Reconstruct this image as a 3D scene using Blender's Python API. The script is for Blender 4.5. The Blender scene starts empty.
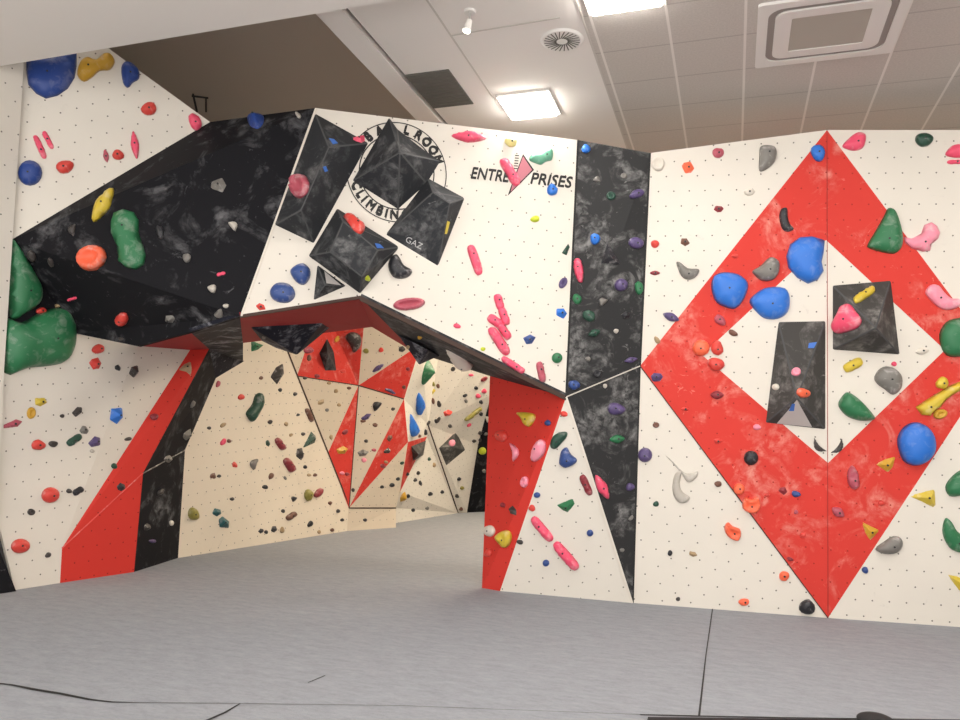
import bpy, bmesh, math, random
from math import sin, cos, pi, radians as RA
from mathutils import Vector as V, Matrix, noise
from mathutils.bvhtree import BVHTree
from mathutils.geometry import delaunay_2d_cdt, tessellate_polygon
random.seed(7)
S = bpy.context.scene
C = S.collection

# ------------------------------------------------------------------ camera
FOC, AZ, PIT, ROL, EYE = 750.0, RA(18.8), RA(6.4), RA(2.3), V((0, 0, 1.5))
Fh = V((-sin(AZ), cos(AZ), 0)); R0 = V((cos(AZ), sin(AZ), 0)); UP = V((0, 0, 1))
Fw = cos(PIT)*Fh + sin(PIT)*UP
U0 = -sin(PIT)*Fh + cos(PIT)*UP
Rr = cos(ROL)*R0 + sin(ROL)*U0
Uu = -sin(ROL)*R0 + cos(ROL)*U0
cd = bpy.data.cameras.new('camera'); cam = bpy.data.objects.new('camera', cd); C.objects.link(cam)
M = Matrix.Identity(4)
for i in range(3):
    M[i][0] = Rr[i]; M[i][1] = Uu[i]; M[i][2] = -Fw[i]; M[i][3] = EYE[i]
cam.matrix_world = M
cd.sensor_width = 36; cd.lens = 36*FOC/960; cd.clip_start = .05; cd.clip_end = 100
S.camera = cam
def ray(x, y): return Fw + Rr*((x-480)/FOC) - Uu*((y-360)/FOC)
def P(x, y, D):
    d = ray(x, y); return EYE + d*(D/d.dot(Fh))
def Pz(x, y, z):
    d = ray(x, y); return EYE + d*((z-EYE.z)/d.z)
def Fl(x, y): return Pz(x, y, 0)
class Plane:
    def __init__(s, a, b, c=None):
        s.o = a.copy()
        if c is None: c = a + UP
        s.n = (b-a).cross(c-a).normalized()
        if s.n.dot(EYE-a) < 0: s.n = -s.n
    def at(s, x, y, off=0.0):
        d = ray(x, y); o = s.o + s.n*off
        return EYE + d*((o-EYE).dot(s.n)/d.dot(s.n))

# ------------------------------------------------------------------ materials
def lin(h):
    h = h.lstrip('#'); r = [int(h[i:i+2], 16)/255 for i in (0, 2, 4)]
    return tuple((c/12.92 if c <= .04045 else ((c+.055)/1.055)**2.4) for c in r) + (1,)
def new_mat(name, base, rough=.6, spec=.4):
    m = bpy.data.materials.new(name); m.use_nodes = True
    b = m.node_tree.nodes['Principled BSDF']
    b.inputs['Base Color'].default_value = base; b.inputs['Roughness'].default_value = rough
    b.inputs['Specular IOR Level'].default_value = spec
    return m
class N:
    """tiny node builder"""
    def __init__(s, m): s.t = m.node_tree; s.b = s.t.nodes['Principled BSDF']
    def n(s, kind, **kw):
        k = s.t.nodes.new(kind)
        for a, v in kw.items(): setattr(k, a, v)
        return k
    def l(s, a, b): s.t.links.new(a, b)
    def math(s, op, a, b=None, c=None):
        k = s.n('ShaderNodeMath', operation=op)
        for i, v in enumerate((a, b, c)):
            if v is None: continue
            if isinstance(v, (int, float)): k.inputs[i].default_value = v
            else: s.l(v, k.inputs[i])
        return k.outputs[0]
    def noise(s, vec, scale, detail=3, rough=.55, dist=0.):
        k = s.n('ShaderNodeTexNoise'); k.inputs['Scale'].default_value = scale
        k.inputs['Detail'].default_value = detail; k.inputs['Roughness'].default_value = rough
        k.inputs['Distortion'].default_value = dist
        if vec is not None: s.l(vec, k.inputs['Vector'])
        return k.outputs['Fac']
    def ramp(s, v, a, b):
        k = s.n('ShaderNodeMapRange'); k.inputs['From Min'].default_value = a; k.inputs['From Max'].default_value = b
        s.l(v, k.inputs['Value']); return k.outputs['Result']
    def mix(s, f, a, b):
        k = s.n('ShaderNodeMix', data_type='RGBA')
        if isinstance(f, (int, float)): k.inputs[0].default_value = f
        else: s.l(f, k.inputs[0])
        for i, v in ((6, a), (7, b)):
            if isinstance(v, tuple): k.inputs[i].default_value = v
            else: s.l(v, k.inputs[i])
        return k.outputs[2]
def coords(b, which='Object'):
    return b.n('ShaderNodeTexCoord').outputs[which]
def bump(b, h, st=.3, d=.01):
    k = b.n('ShaderNodeBump'); k.inputs['Strength'].default_value = st; k.inputs['Distance'].default_value = d
    b.l(h, k.inputs['Height']); b.l(k.outputs[0], b.b.inputs['Normal'])

def panel_mat(name, base, chalk=None, chalk_amt=(.62, .8), dots=True, dotcol=(.16, .145, .125, 1), scuff=2.2, pitch=.15, rad=.0075, rough=.62):
    m = new_mat(name, base, rough, .14); b = N(m)
    co = coords(b, 'Object'); uv = coords(b, 'UV')
    col = b.mix(b.ramp(b.noise(co, 1.3, 4), .3, .8), base, tuple(c*.93 for c in base[:3])+(1,))
    if chalk:
        n1 = b.noise(co, scuff, 5, .62, .8); n2 = b.noise(co, scuff*4.2, 4, .65, .4)
        f = b.math('MULTIPLY', b.ramp(n1, *chalk_amt), b.ramp(n2, .38, .62))
        n3 = b.ramp(b.noise(co, scuff*2.4, 6, .7, 2.0), .63, .75)
        f = b.math('MAXIMUM', f, b.math('MULTIPLY', n3, .75))
        col = b.mix(f, col, chalk)
    if dots:
        sep = b.n('ShaderNodeSeparateXYZ'); b.l(uv, sep.inputs[0])
        v = b.math('DIVIDE', sep.outputs[1], pitch)
        row = b.math('FLOOR', v)
        u = b.math('ADD', b.math('DIVIDE', sep.outputs[0], pitch), b.math('MULTIPLY', b.math('MODULO', row, 2.0), .5))
        du = b.math('SUBTRACT', b.math('FRACT', u), .5); dv = b.math('SUBTRACT', b.math('FRACT', v), .5)
        d = b.math('SQRT', b.math('ADD', b.math('MULTIPLY', du, du), b.math('MULTIPLY', dv, dv)))
        f = b.math('LESS_THAN', d, rad/pitch)
        col = b.mix(f, col, dotcol)
    b.l(col, b.b.inputs['Base Color'])
    bump(b, b.noise(co, 55, 3), .12, .004)
    return m
MAT = {}
CREAM = (.75, .705, .63, 1)
MAT['white'] = panel_mat('cream_board', CREAM, (.62, .58, .52, 1), (.66, .86), scuff=1.6)
MAT['logo_white'] = panel_mat('cream_front_board', CREAM, None)
MAT['red'] = panel_mat('red_board', (.64, .052, .040, 1), (.80, .40, .33, 1), (.50, .80), dots=True, dotcol=(.36, .03, .022, 1), scuff=2.5)
MAT['plain_red'] = panel_mat('plain_red_board', (.62, .045, .034, 1), None, dotcol=(.25, .02, .015, 1))
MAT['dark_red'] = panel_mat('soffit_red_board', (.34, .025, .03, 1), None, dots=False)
MAT['black'] = panel_mat('black_board', (.0075, .0075, .010, 1), (.20, .20, .21, 1), (.52, .78), dots=False, scuff=2.4)
MAT['chalky_black'] = panel_mat('chalky_black_board', (.030, .030, .031, 1), (.36, .355, .35, 1), (.47, .78), dots=False, scuff=3.2)
MAT['volume'] = panel_mat('black_volume_board', (.030, .032, .036, 1), (.30, .30, .30, 1), (.46, .82), dots=False, scuff=2.6)
MAT['dull_volume'] = panel_mat('grey_volume_board', (.060, .057, .054, 1), (.40, .38, .36, 1), (.46, .82), dots=False, scuff=2.8)
MAT['navy_volume'] = panel_mat('dark_navy_board', (.012, .013, .022, 1), (.42, .42, .46, 1), (.50, .72), dots=False, scuff=3.5, rough=.6)
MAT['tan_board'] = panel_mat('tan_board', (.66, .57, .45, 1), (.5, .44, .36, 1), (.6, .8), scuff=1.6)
MAT['edge'] = new_mat('raw_board_edge', (.075, .05, .042, 1), .8, .1)
MAT['seam'] = new_mat('dark_seam', (.02, .02, .02, 1), .8)
MAT['paint'] = new_mat('black_lettering', (.018, .017, .017, 1), .6)
MAT['chalk_pen'] = new_mat('pale_lettering', (.5, .5, .5, 1), .6)
MAT['emblem_pink'] = new_mat('emblem_pink', (.46, .15, .19, 1), .5)
MAT['worn'] = new_mat('worn_volume_edge', (.075, .076, .078, 1), .7, .2)
MAT['bolt'] = new_mat('dark_bolt', (.03, .03, .03, 1), .4)

HC = {  # word, base, chalk amount
 'red': ('red', '#d2433a', .35), 'orange': ('orange', '#f06a48', .35), 'pink': ('pink', '#e8506f', .38), 'dpink': ('dusky pink', '#b25362', .35),
 'lpink': ('pale pink', '#ee92a6', .5), 'blue': ('blue', '#2a70cc', .14), 'navy': ('navy blue', '#304a86', .4), 'green': ('green', '#2a7048', .22),
 'dgreen': ('dark green', '#24483a', .26), 'lgreen': ('chalky green', '#64a488', .35), 'yellow': ('yellow', '#cdb43a', .3), 'must': ('mustard yellow', '#c79a2e', .3),
 'lime': ('lime yellow', '#b9c62a', .2), 'olive': ('olive', '#8d8640', .3), 'black': ('black', '#25252a', .35), 'dark': ('dark grey', '#3d3836', .4),
 'grey': ('grey', '#77746f', .4), 'lgrey': ('pale grey', '#b8b2a8', .4), 'white': ('white', '#d9d2c6', .2), 'purple': ('purple', '#564873', .4),
 'brown': ('brown', '#6d4a3c', .35), 'maroon': ('maroon', '#8a2f38', .35), 'tan': ('tan', '#a68e6c', .3), 'teal': ('teal', '#22565a', .25),
 'pyellow': ('pale yellow', '#d8cf86', .3), 'dblue': ('deep blue', '#1f3f88', .12)}
def hold_mat(k):
    key = 'h_'+k
    if key in MAT: return MAT[key]
    w, h, ch = HC[k]
    base = lin(h); m = new_mat(w.replace(' ', '_')+'_resin', base, .42, .45); b = N(m)
    co = coords(b, 'Object')
    f = b.math('MULTIPLY', b.ramp(b.noise(co, 11, 5, .6, .5), .52, .85), ch*1.7)
    b.l(b.mix(f, base, (.72, .68, .66, 1)), b.b.inputs['Base Color'])
    bump(b, b.noise(co, 90, 3), .25, .004)
    MAT[key] = m; return m

# ------------------------------------------------------------------ helpers
def link(name, me, mat=None, parent=None):
    o = bpy.data.objects.new(name, me); C.objects.link(o)
    if mat is not None and me is not None and not me.materials: me.materials.append(mat)
    if parent is not None: o.parent = parent; o.matrix_parent_inverse = parent.matrix_basis.inverted() if parent.type else Matrix()
    return o
def tag(o, label=None, cat=None, group=None, kind=None):
    if label: o['label'] = label
    if cat: o['category'] = cat
    if group: o['group'] = group
    if kind: o['kind'] = kind
    return o
def empty(name, loc, label=None, cat=None, group=None, kind=None):
    o = bpy.data.objects.new(name, None); C.objects.link(o); o.location = loc; o.empty_display_size = .1
    return tag(o, label, cat, group, kind)
def mesh_from(name, verts, faces, smooth=False):
    me = bpy.data.meshes.new(name); me.from_pydata([tuple(v) for v in verts], [], faces); me.update()
    if smooth:
        for p in me.polygons: p.use_smooth = True
    return me
SURF_V, SURF_F, SURF_ID = [], [], []
def add_surface(tris, sid):
    for t in tris:
        i = len(SURF_V); SURF_V.extend(t); SURF_F.append((i, i+1, i+2)); SURF_ID.append(sid)
def facing(pts):
    n = V((0, 0, 0))
    for i in range(len(pts)):
        a, b = pts[i], pts[(i+1) % len(pts)]
        n += a.cross(b)
    n.normalize()
    return n
def solid(name, pts, mat, parent=None, th=.035, sid=None, rot=0., face_eye=True, uvshift=(0, 0)):
    """planar polygon given as 3-D points, made into a board of real thickness behind its face"""
    pts = [p.copy() for p in pts]
    n = facing([p-pts[0] for p in pts])
    if face_eye and n.dot(EYE-pts[0]) < 0: pts.reverse(); n = -n
    tri = tessellate_polygon([pts])
    k = len(pts); vs = pts + [p-n*th for p in pts]
    fs = []
    for t in tri:
        a, b, c = t
        if (pts[b]-pts[a]).cross(pts[c]-pts[a]).dot(n) < 0: b, c = c, b
        fs.append((a, b, c)); fs.append((a+k, c+k, b+k))
        if sid is not None: add_surface([(pts[a], pts[b], pts[c])], sid)
    for i in range(k):
        j = (i+1) % k; fs.append((i, i+k, j+k, j))
    org = parent.location if parent is not None else V((0, 0, 0))
    me = mesh_from(name, [v-org for v in vs], fs)
    uv = me.uv_layers.new(name='UVMap')
    u = UP.cross(n)
    if u.length < .1: u = V((1, 0, 0))
    u.normalize(); w = n.cross(u)
    u2 = u*cos(rot)+w*sin(rot); w2 = -u*sin(rot)+w*cos(rot)
    for lo in me.loops:
        p = vs[lo.vertex_index]; uv.data[lo.index].uv = (p.dot(u2)+50+uvshift[0], p.dot(w2)+50+uvshift[1])
    me.materials.append(MAT[mat] if isinstance(mat, str) else mat)
    o = bpy.data.objects.new(name, me); C.objects.link(o)
    if parent is not None: o.parent = parent
    return o
def box(name, c, s, mat, parent=None, rotz=0, bev=0.0):
    bm = bmesh.new(); bmesh.ops.create_cube(bm, size=1)
    bmesh.ops.scale(bm, vec=s, verts=bm.verts)
    if bev: bmesh.ops.bevel(bm, geom=list(bm.edges), offset=bev, segments=2, affect='EDGES')
    bmesh.ops.rotate(bm, cent=(0, 0, 0), matrix=Matrix.Rotation(rotz, 3, 'Z'), verts=bm.verts)
    org = parent.location if parent is not None else V((0, 0, 0))
    bmesh.ops.translate(bm, vec=V(c)-org, verts=bm.verts)
    me = bpy.data.meshes.new(name); bm.to_mesh(me); bm.free(); me.materials.append(mat)
    o = bpy.data.objects.new(name, me); C.objects.link(o)
    if parent is not None: o.parent = parent
    return o

# ------------------------------------------------------------------ key points
ZT = 4.65
PR_l = Plane(Fl(634, 603), Fl(828, 618), Pz(827, 130, ZT))            # right section, left of fold
TM = PR_l.at(827, 130); BM = PR_l.at(828, 618)
PR_r = Plane(BM, Fl(960, 627), TM)
TL = PR_l.at(650, 153); BL = PR_l.at(633, 603); ML = PR_l.at(640, 366)
PF = Plane(Pz(315, 108, ZT), Pz(578, 140, ZT), P(566, 397, 7.40))     # arch front
FTL = PF.at(315, 108); FTR = PF.at(578, 140); FBR = PF.at(566, 397); FLM = PF.at(360, 297); FBL = PF.at(240, 316)
LW = Plane(Fl(0, 592), Fl(60, 583))
LW2 = Plane(Fl(60, 583), Fl(134, 572))
LW3 = Plane(Fl(134, 572), Fl(178, 558))
CW = Plane(Fl(178, 558), Fl(347, 531))
a75 = LW.at(75, 333)
PB = Plane(a75, FBL, FTL)                                             # big black overhanging face
print('DBG TL', TL, 'F', FTL, FTR, FBR, FLM, FBL, 'a75', a75, 'PB', PB.at(12, 240), PB.at(210, 122), PB.n)

# ------------------------------------------------------------------ climbing walls
def wall(label, loc):
    return empty('climbing_wall', loc, label, 'climbing wall')
def pane(w, pts, mat, lab, sid, **kw):
    o = solid('panel', pts, mat, w, sid=sid, **kw)
    if lab: o['label'] = lab
    return o
# -- right section with the big red diamond
w = wall('cream climbing wall with the big red hollow diamond at the right', BM)
d_out_l = ML; ic_t = (825.5, 240); ic_b = (828, 463); ic_l = (702, 355)
L = PR_l.at; Rp = PR_r.at
pane(w, [TL, TM, ML], 'white', 'cream panel above the left of the diamond', 'dl', rot=0)
pane(w, [ML, BM, BL], 'white', 'cream panel below the left of the diamond', 'dl', rot=.6)
pane(w, [TM, L(826, 240), L(*ic_l), L(828, 463), BM, ML], 'red', 'left half of the red diamond', 'dr_l')
pane(w, [L(826, 240), L(828, 463), L(*ic_l)], 'white', 'cream centre of the diamond, left half', 'dc')
R_out = (998, 359); R_in = (945, 350)
pane(w, [TM, Rp(826, 240), Rp(*R_in), Rp(828, 463), BM, Rp(*R_out)], 'red', 'right half of the red diamond', 'dr_r')
pane(w, [Rp(826, 240), Rp(*R_in), Rp(828, 463)], 'white', 'cream centre of the diamond, right half', 'dc')
pane(w, [TM, Rp(1090, 130), Rp(1090, 359), Rp(*R_out)], 'white', 'cream panel right of the diamond top', 'wr_t')
pane(w, [BM, Rp(*R_out), Rp(1090, 359), Rp(1090, 636)], 'white', 'cream panel right of the diamond foot', 'wr_b')
# -- arch block
w = wall('free-standing climbing arch with cream logo panel and red and black underside', Fl(560, 597))
pane(w, [FTL, FTR, FBR, FLM, FBL], 'logo_white', 'cream front panel carrying both logos', 'fr', rot=-.05)
arch_front = w
COLB = [FBR, PF.at(566, 397)]
c1, c2 = Fl(500, 591), Fl(632, 603)
pane(w, [FBR, c2, c1], 'white', 'cream triangular foot panel', 'cw', rot=.35)
kb = P(490, 376, 8.55); c3 = Fl(482, 588)
pane(w, [FBR, kb, c3], 'plain_red', 'red inner side of the pillar', 'cr')
pane(w, [FBR, c3, c1], 'plain_red', 'red narrow pillar face', 'cr')
pane(w, [FBR, FTR, TL], 'chalky_black', 'chalky black strip, upper part', 'bs')
pane(w, [FBR, TL, ML], 'chalky_black', 'chalky black strip, middle part', 'bs')
pane(w, [FBR, ML, BL], 'chalky_black', 'black wedge beside the pillar', 'bl')
k1 = P(414, 352, 8.6); k2 = P(372, 327, 8.8); k3 = P(243, 343, 8.6)
sa = pane(w, [FLM, k1, kb], 'volume', 'black underside of the arch', 'so'); pane(w, [FLM, kb, FBR], 'volume', 'black underside beside the pillar', 'so')
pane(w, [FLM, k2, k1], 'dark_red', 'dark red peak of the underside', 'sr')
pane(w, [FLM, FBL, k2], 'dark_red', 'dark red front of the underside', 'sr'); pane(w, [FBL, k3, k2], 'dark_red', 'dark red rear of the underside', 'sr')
def strip_board(name, a, b, off, h, mat, parent, lab=None):
    """thin board edge running from a to b just under it"""
    pts = [a, b, b+off*h, a+off*h]
    o = solid(name, pts, mat, parent, th=.02)
    if lab: o['label'] = lab
    return o
dn = V((0, 0, -1))
strip_board('edge_trim', FLM+PF.n*.004+dn*-.012, FBR+PF.n*.004+dn*-.012, dn, .045, 'edge', w, 'brown board edge along the right lip')
strip_board('edge_trim', FBL+PF.n*.004+dn*-.012, FLM+PF.n*.004+dn*-.012, dn, .03, 'edge', w, 'brown board edge along the left lip')
# -- black overhang on the left
K12 = LW.at(11, 240); K8 = LW.at(7, 322); K210 = Pz(210, 122, ZT)
w = wall('large black overhanging climbing panel below the left ceiling recess', PB.at(140, 345))
pane(w, [FBL, PB.at(190, 332), PB.at(138, 346), a75], 'black', None, 'bk'); pane(w, [a75, K8, K12], 'black', None, 'bk')
pane(w, [a75, K12, FBL], 'black', None, 'bk'); pane(w, [K12, FTL, FBL], 'black', None, 'bk'); pane(w, [K12, K210, FTL], 'black', None, 'bk')
# pale seam at its right border
strip_board('edge_trim', FTL+PF.n*.003, FBL+PF.n*.003, R0, .022, MAT['h_white'] if 'h_white' in MAT else hold_mat('white'), w, 'pale edge strip at the right border')
# -- left wall
w = wall('cream left climbing wall crossed by a red band and a black band', Fl(60, 583))
lu = Plane(K12, K210, LW.at(24, 62))
pane(w, [K12, K210, lu.at(108, 48), lu.at(96, 40), lu.at(26, 40)], 'white', 'cream upper panel under the ceiling', 'lu', rot=.5)
q1 = LW.at(138, 346); q2 = LW.at(62, 548); q3 = P(190, 350, (q1-EYE).dot(Fh)+.75)
pane(w, [LW.at(-60, 318), a75, q1, q2, Fl(60, 583), Fl(15, 590), LW.at(-14, 470), LW.at(-60, 330)], 'white', 'cream lower panel', 'll', rot=.12)
pane(w, [q1, q3, q2], 'white', 'cream triangle turned into the cave', 'lt', rot=.3)
r1 = P(209, 349, (q3-EYE).dot(Fh)+.15); r2 = LW2.at(143, 473)
pane(w, [q2, q3, r1], 'plain_red', 'red band, upper part', 'lr'); pane(w, [q2, r1, r2], 'plain_red', 'red band, middle part', 'lr')
pane(w, [LW2.at(61, 548), r2, Fl(134, 572), Fl(60, 583)], 'plain_red', 'red band, foot', 'lr')
b1 = LW3.at(185, 450); b2 = CW.at(216, 378); b3 = CW.at(243, 362)
pane(w, [r2, b1, Fl(178, 558), Fl(134, 572)], 'black', 'black band, foot', 'lb')
pane(w, [r2, r1, b2], 'black', 'black band, upper part', 'lb'); pane(w, [r2, b2, b1], 'black', 'black band, middle part', 'lb')
pane(w, [r1, k3, b3, b2], 'navy_volume', 'chalky black corner piece', 'lk')
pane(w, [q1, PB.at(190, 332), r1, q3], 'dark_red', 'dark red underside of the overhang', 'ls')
pane(w, [PB.at(190, 332), FBL, r1], 'navy_volume', 'dark chalked underside of the overhang', 'ln'); pane(w, [FBL, k3, r1], 'navy_volume', 'dark underside at the corner', 'ln')
pane(w, [LW.at(-10, 530)+LW.n*.02, Fl(15, 591)+LW.n*.02, Fl(-60, 602)+LW.n*.02], 'black', 'black corner at the floor', 'lz')
# near strip at the left border of the photograph
w = wall('narrow cream climbing panel standing nearest the camera at far left', LW.at(-5, 592, .06))
NB = LW.at(-5, 592, .06); NB.z = 0; NH = UP.cross(LW.n)
if NH.y > 0: NH = -NH
NH = NH*5
pane(w, [LW.at(26, 40, .06), LW.at(24, 62, .06), LW.at(4, 372, .06), NB, NB + NH, NB + NH + UP*4.69], 'white', None, 'ns', rot=.2)
# -- cave side wall
MAT['cave_white'] = panel_mat('cave_cream_board', (.78, .69, .56, 1), (.60, .52, .42, 1), (.62, .84), scuff=1.6)
w = wall('cream cave side wall seen through the arch', Fl(178, 558))
cj_t = CW.at(281, 335); cj_b = CW.at(350, 508)
pane(w, [Fl(178, 558), b1, b2, CW.at(225, 250), CW.at(262, 262), cj_t, cj_b, Fl(347, 531)], 'cave_white', None, 'ca', rot=.1)
# -- cave back with the red star
w = wall('back cave wall with red star triangles', Fl(348, 531))
kbx = Plane(Fl(347, 531), Fl(396, 527))
KT1, KT2 = kbx.at(349, 508), kbx.at(396, 508)
DK1 = (KT1-EYE).dot(Fh); DK2 = (KT2-EYE).dot(Fh)
def B(x, y, dd): return P(x, y, dd)
vA = B(281, 335, (cj_t-EYE).dot(Fh)); vT0 = B(322, 300, 11.7); vT = B(366, 300, 11.9); vC = B(358.5, 385.5, 12.35); v5 = B(297, 376, (CW.at(297, 376)-EYE).dot(Fh)+.02)
vR1 = B(421, 344, 12.6); vR2 = B(404, 399, 12.9); vR3 = B(408, 442, 13.3); v6 = B(327, 455, (CW.at(327, 455)-EYE).dot(Fh)+.02)
vT3 = B(430, 300, 12.5)
def mid(a, b, t=.5): return a.lerp(b, t)
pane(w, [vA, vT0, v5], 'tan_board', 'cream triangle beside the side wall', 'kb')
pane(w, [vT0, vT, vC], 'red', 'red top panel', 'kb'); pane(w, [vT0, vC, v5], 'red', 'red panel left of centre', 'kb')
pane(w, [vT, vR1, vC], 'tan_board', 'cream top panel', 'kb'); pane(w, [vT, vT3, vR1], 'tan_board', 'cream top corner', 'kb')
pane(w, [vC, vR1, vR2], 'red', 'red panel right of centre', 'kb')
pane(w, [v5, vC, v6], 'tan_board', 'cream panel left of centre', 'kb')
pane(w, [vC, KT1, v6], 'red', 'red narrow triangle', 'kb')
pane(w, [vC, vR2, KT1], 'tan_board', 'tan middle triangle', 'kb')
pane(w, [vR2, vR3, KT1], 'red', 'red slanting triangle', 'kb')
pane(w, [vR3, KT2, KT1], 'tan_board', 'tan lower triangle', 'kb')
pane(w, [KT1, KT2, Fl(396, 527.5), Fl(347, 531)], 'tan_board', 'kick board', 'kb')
# -- far right cave wall
w = wall('far cream cave wall with small red triangle and dark corner', Fl(440, 516))
e1 = Fl(396, 523); e2 = Fl(458, 513); e3 = Fl(467, 512.5); e4 = Fl(492, 511.5)
EP = Plane(e1, e2)
def E_(x, y): return EP.at(x, y)
pane(w, [vR1, E_(460, 300), E_(428, 425), vR3, vR2], 'white', 'cream bright panel', 'fa') if False else None
pane(w, [vR3, E_(428, 425), e2, e1, KT2], 'white', 'cream lower panel', 'fa') if False else None
f1 = P(428, 425, 14.6); f2 = P(447, 300, 14.0)
pane(w, [vR1, vR2, f1], 'white', 'cream bright panel', 'fa', rot=.3); pane(w, [vR1, f1, f2], 'white', 'cream upper panel', 'fa', rot=.3); pane(w, [vT3, f2, vR1], 'white', 'cream top corner', 'fa')
pane(w, [vR2, vR3, f1], 'white', 'cream narrow panel', 'fa')
g1 = P(427, 437, 14.75); g2 = P(400, 492, 13.9)
pane(w, [vR3, P(427, 437, 14.7), g2], 'red', 'small red triangle', 'fa')
pane(w, [vR3, f1, g1], 'white', None, 'fa'); pane(w, [vR3, g2, KT2], 'tan_board', None, 'fa')
pane(w, [g2, g1, e2], 'white', 'cream lower panel', 'fa', rot=.3); pane(w, [g2, e2, e1, P(396, 508, (e1-EYE).dot(Fh))], 'white', None, 'fa', rot=.3)
pane(w, [f1, g1, e2], 'white', None, 'fa')
h1 = P(478, 445, 16.3)
pane(w, [f1, P(491, 395, 15.6), h1], 'white', None, 'fb', rot=.2); pane(w, [f1, h1, e3], 'white', 'grey-cream panel with the black diamond', 'fb', rot=.2); pane(w, [f1, e3, e2], 'white', None, 'fb', rot=.2)
pane(w, [f1, f2, P(520, 300, 15.0)], 'white', None, 'fb', rot=.2); pane(w, [f1, P(520, 300, 15.0), P(491, 395, 15.6)], 'white', None, 'fb', rot=.2)
pane(w, [e3, h1, P(491, 395, 15.6), P(505, 395, 16.0), P(505, 511, 16.9)][:3]+[P(505, 400, 15.8), Fl(500, 511)], 'black', 'black corner panel', 'fk')
# thin dark joints
def joint(w, a, b, wd=.018, up=UP, n=None, mat='edge'):
    n = n or (EYE-a).normalized()
    d = (b-a).normalized(); s = d.cross(n).normalized()*wd*.5
    a = a+n*.006; b = b+n*.006
    return solid('joint_strip', [a-s, b-s, b+s, a+s], mat, w, th=.004)
joint(w, f1, e2, .03)
wc = [o for o in C.objects if o.name.startswith('climbing_wall')]
joint(wc[5], cj_t, cj_b, .03, n=CW.n)
joint(wc[6], KT1, KT2, .02, n=kbx.n); joint(wc[6], vC, vR2, .02); joint(wc[6], vC, v5, .015); joint(wc[6], vC, KT1, .018)
joint(wc[0], TM, BM, .005, mat=new_mat('dull_red_joint', (.34, .03, .025, 1), .7)); joint(wc[0], ML, BM, .010, n=PR_l.n, mat='edge')
joint(wc[1], FBR, ML, .012, mat=hold_mat('lgrey')); joint(wc[1], FBR, c2, .025, mat=hold_mat('white')); joint(wc[1], FTR, FBR, .02, n=PF.n, mat='seam'); joint(wc[1], TL, ML, .02, mat='seam'); joint(wc[1], ML, BL, .015, mat='seam')
joint(wc[3], q2, r2, .012, mat=hold_mat('red')); joint(wc[3], r2, b1, .018, mat=hold_mat('dark'))

# ------------------------------------------------------------------ logos (painted on the arch front)
def pf_frame(p_from, p_to):
    a = PF.at(*p_from); b = PF.at(*p_to); e = (b-a).normalized(); return a, e, PF.n.cross(e)
def glyphs(name, text, org, e1, e2, n, size, mat, parent, shear=0., bold=.0, sx=1., lift=.004):
    cu = bpy.data.curves.new(name, 'FONT'); cu.body = text; cu.size = size; cu.shear = shear; cu.offset = 0
    cu.extrude = .0008; cu.align_x = 'CENTER'; cu.align_y = 'CENTER'; cu.resolution_u = 3
    t = bpy.data.objects.new('tmp', cu); C.objects.link(t)
    bpy.context.view_layer.update()
    me = bpy.data.meshes.new_from_object(t.evaluated_get(bpy.context.evaluated_depsgraph_get()))
    C.objects.unlink(t); bpy.data.objects.remove(t)
    for v in me.vertices:
        v.co = org + e1*(v.co.x*sx) + e2*v.co.y + n*(v.co.z+lift) - parent.location
    if bold > 0:
        bm = bmesh.new(); bm.from_mesh(me)
        for k, (ax, ay) in enumerate(((bold, 0), (-bold, 0), (0, bold), (0, -bold))):
            d = bmesh.ops.duplicate(bm, geom=bm.verts[:n0]+bm.edges[:e0]+bm.faces[:f0]) if k else None
            if k == 0: n0, e0, f0 = len(bm.verts), len(bm.edges), len(bm.faces); bm.verts.ensure_lookup_table(); bm.edges.ensure_lookup_table(); bm.faces.ensure_lookup_table(); base = [v.co.copy() for v in bm.verts]
            vs_ = bm.verts[:n0] if k == 0 else [g for g in d['geom'] if isinstance(g, bmesh.types.BMVert)]
            if k == 0: continue
            bmesh.ops.translate(bm, vec=e1*ax+e2*ay+n*.0002*k, verts=vs_)
            bm.verts.ensure_lookup_table(); bm.edges.ensure_lookup_table(); bm.faces.ensure_lookup_table()
        bm.to_mesh(me); bm.free()
    me.materials.clear(); me.materials.append(mat)
    o = bpy.data.objects.new(name, me); C.objects.link(o); o.parent = parent; return o
def join_meshes(objs, name, label=None):
    bm = bmesh.new()
    for o in objs: bm.from_mesh(o.data)
    me = bpy.data.meshes.new(name); bm.to_mesh(me); bm.free()
    for m in objs[0].data.materials: me.materials.append(m)
    p = objs[0].parent
    for o in objs: bpy.data.objects.remove(o)
    o = bpy.data.objects.new(name, me); C.objects.link(o); o.parent = p
    if label: o['label'] = label
    return o
AF = arch_front
cc = PF.at(397, 172); _, ex, ey = pf_frame((349, 170), (447, 174))
pxm = (PF.at(447, 173)-PF.at(349, 171)).length/98
pym = (PF.at(398, 222)-PF.at(396, 124)).length/98
def ring(r0, r1, lift, seg=96):
    vs = []; fs = []
    for i in range(seg):
        t = 2*pi*i/seg
        for r in (r0, r1):
            vs.append(cc + ex*(cos(t)*r*pxm) + ey*(sin(t)*r*pym) + PF.n*lift)
    for i in range(seg):
        j = (i+1) % seg; fs.append((2*i, 2*i+1, 2*j+1, 2*j))
    return mesh_from('ring', [v-AF.location for v in vs], fs)
rings = []
for r0, r1 in ((49.2, 50.2), (36.6, 37.8)):
    o = link('ring', ring(r0, r1, .004), MAT['paint']); o.parent = AF; rings.append(o)
join_meshes(rings, 'logo_ring', 'thin black double ring of the round logo')
gl = []
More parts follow.
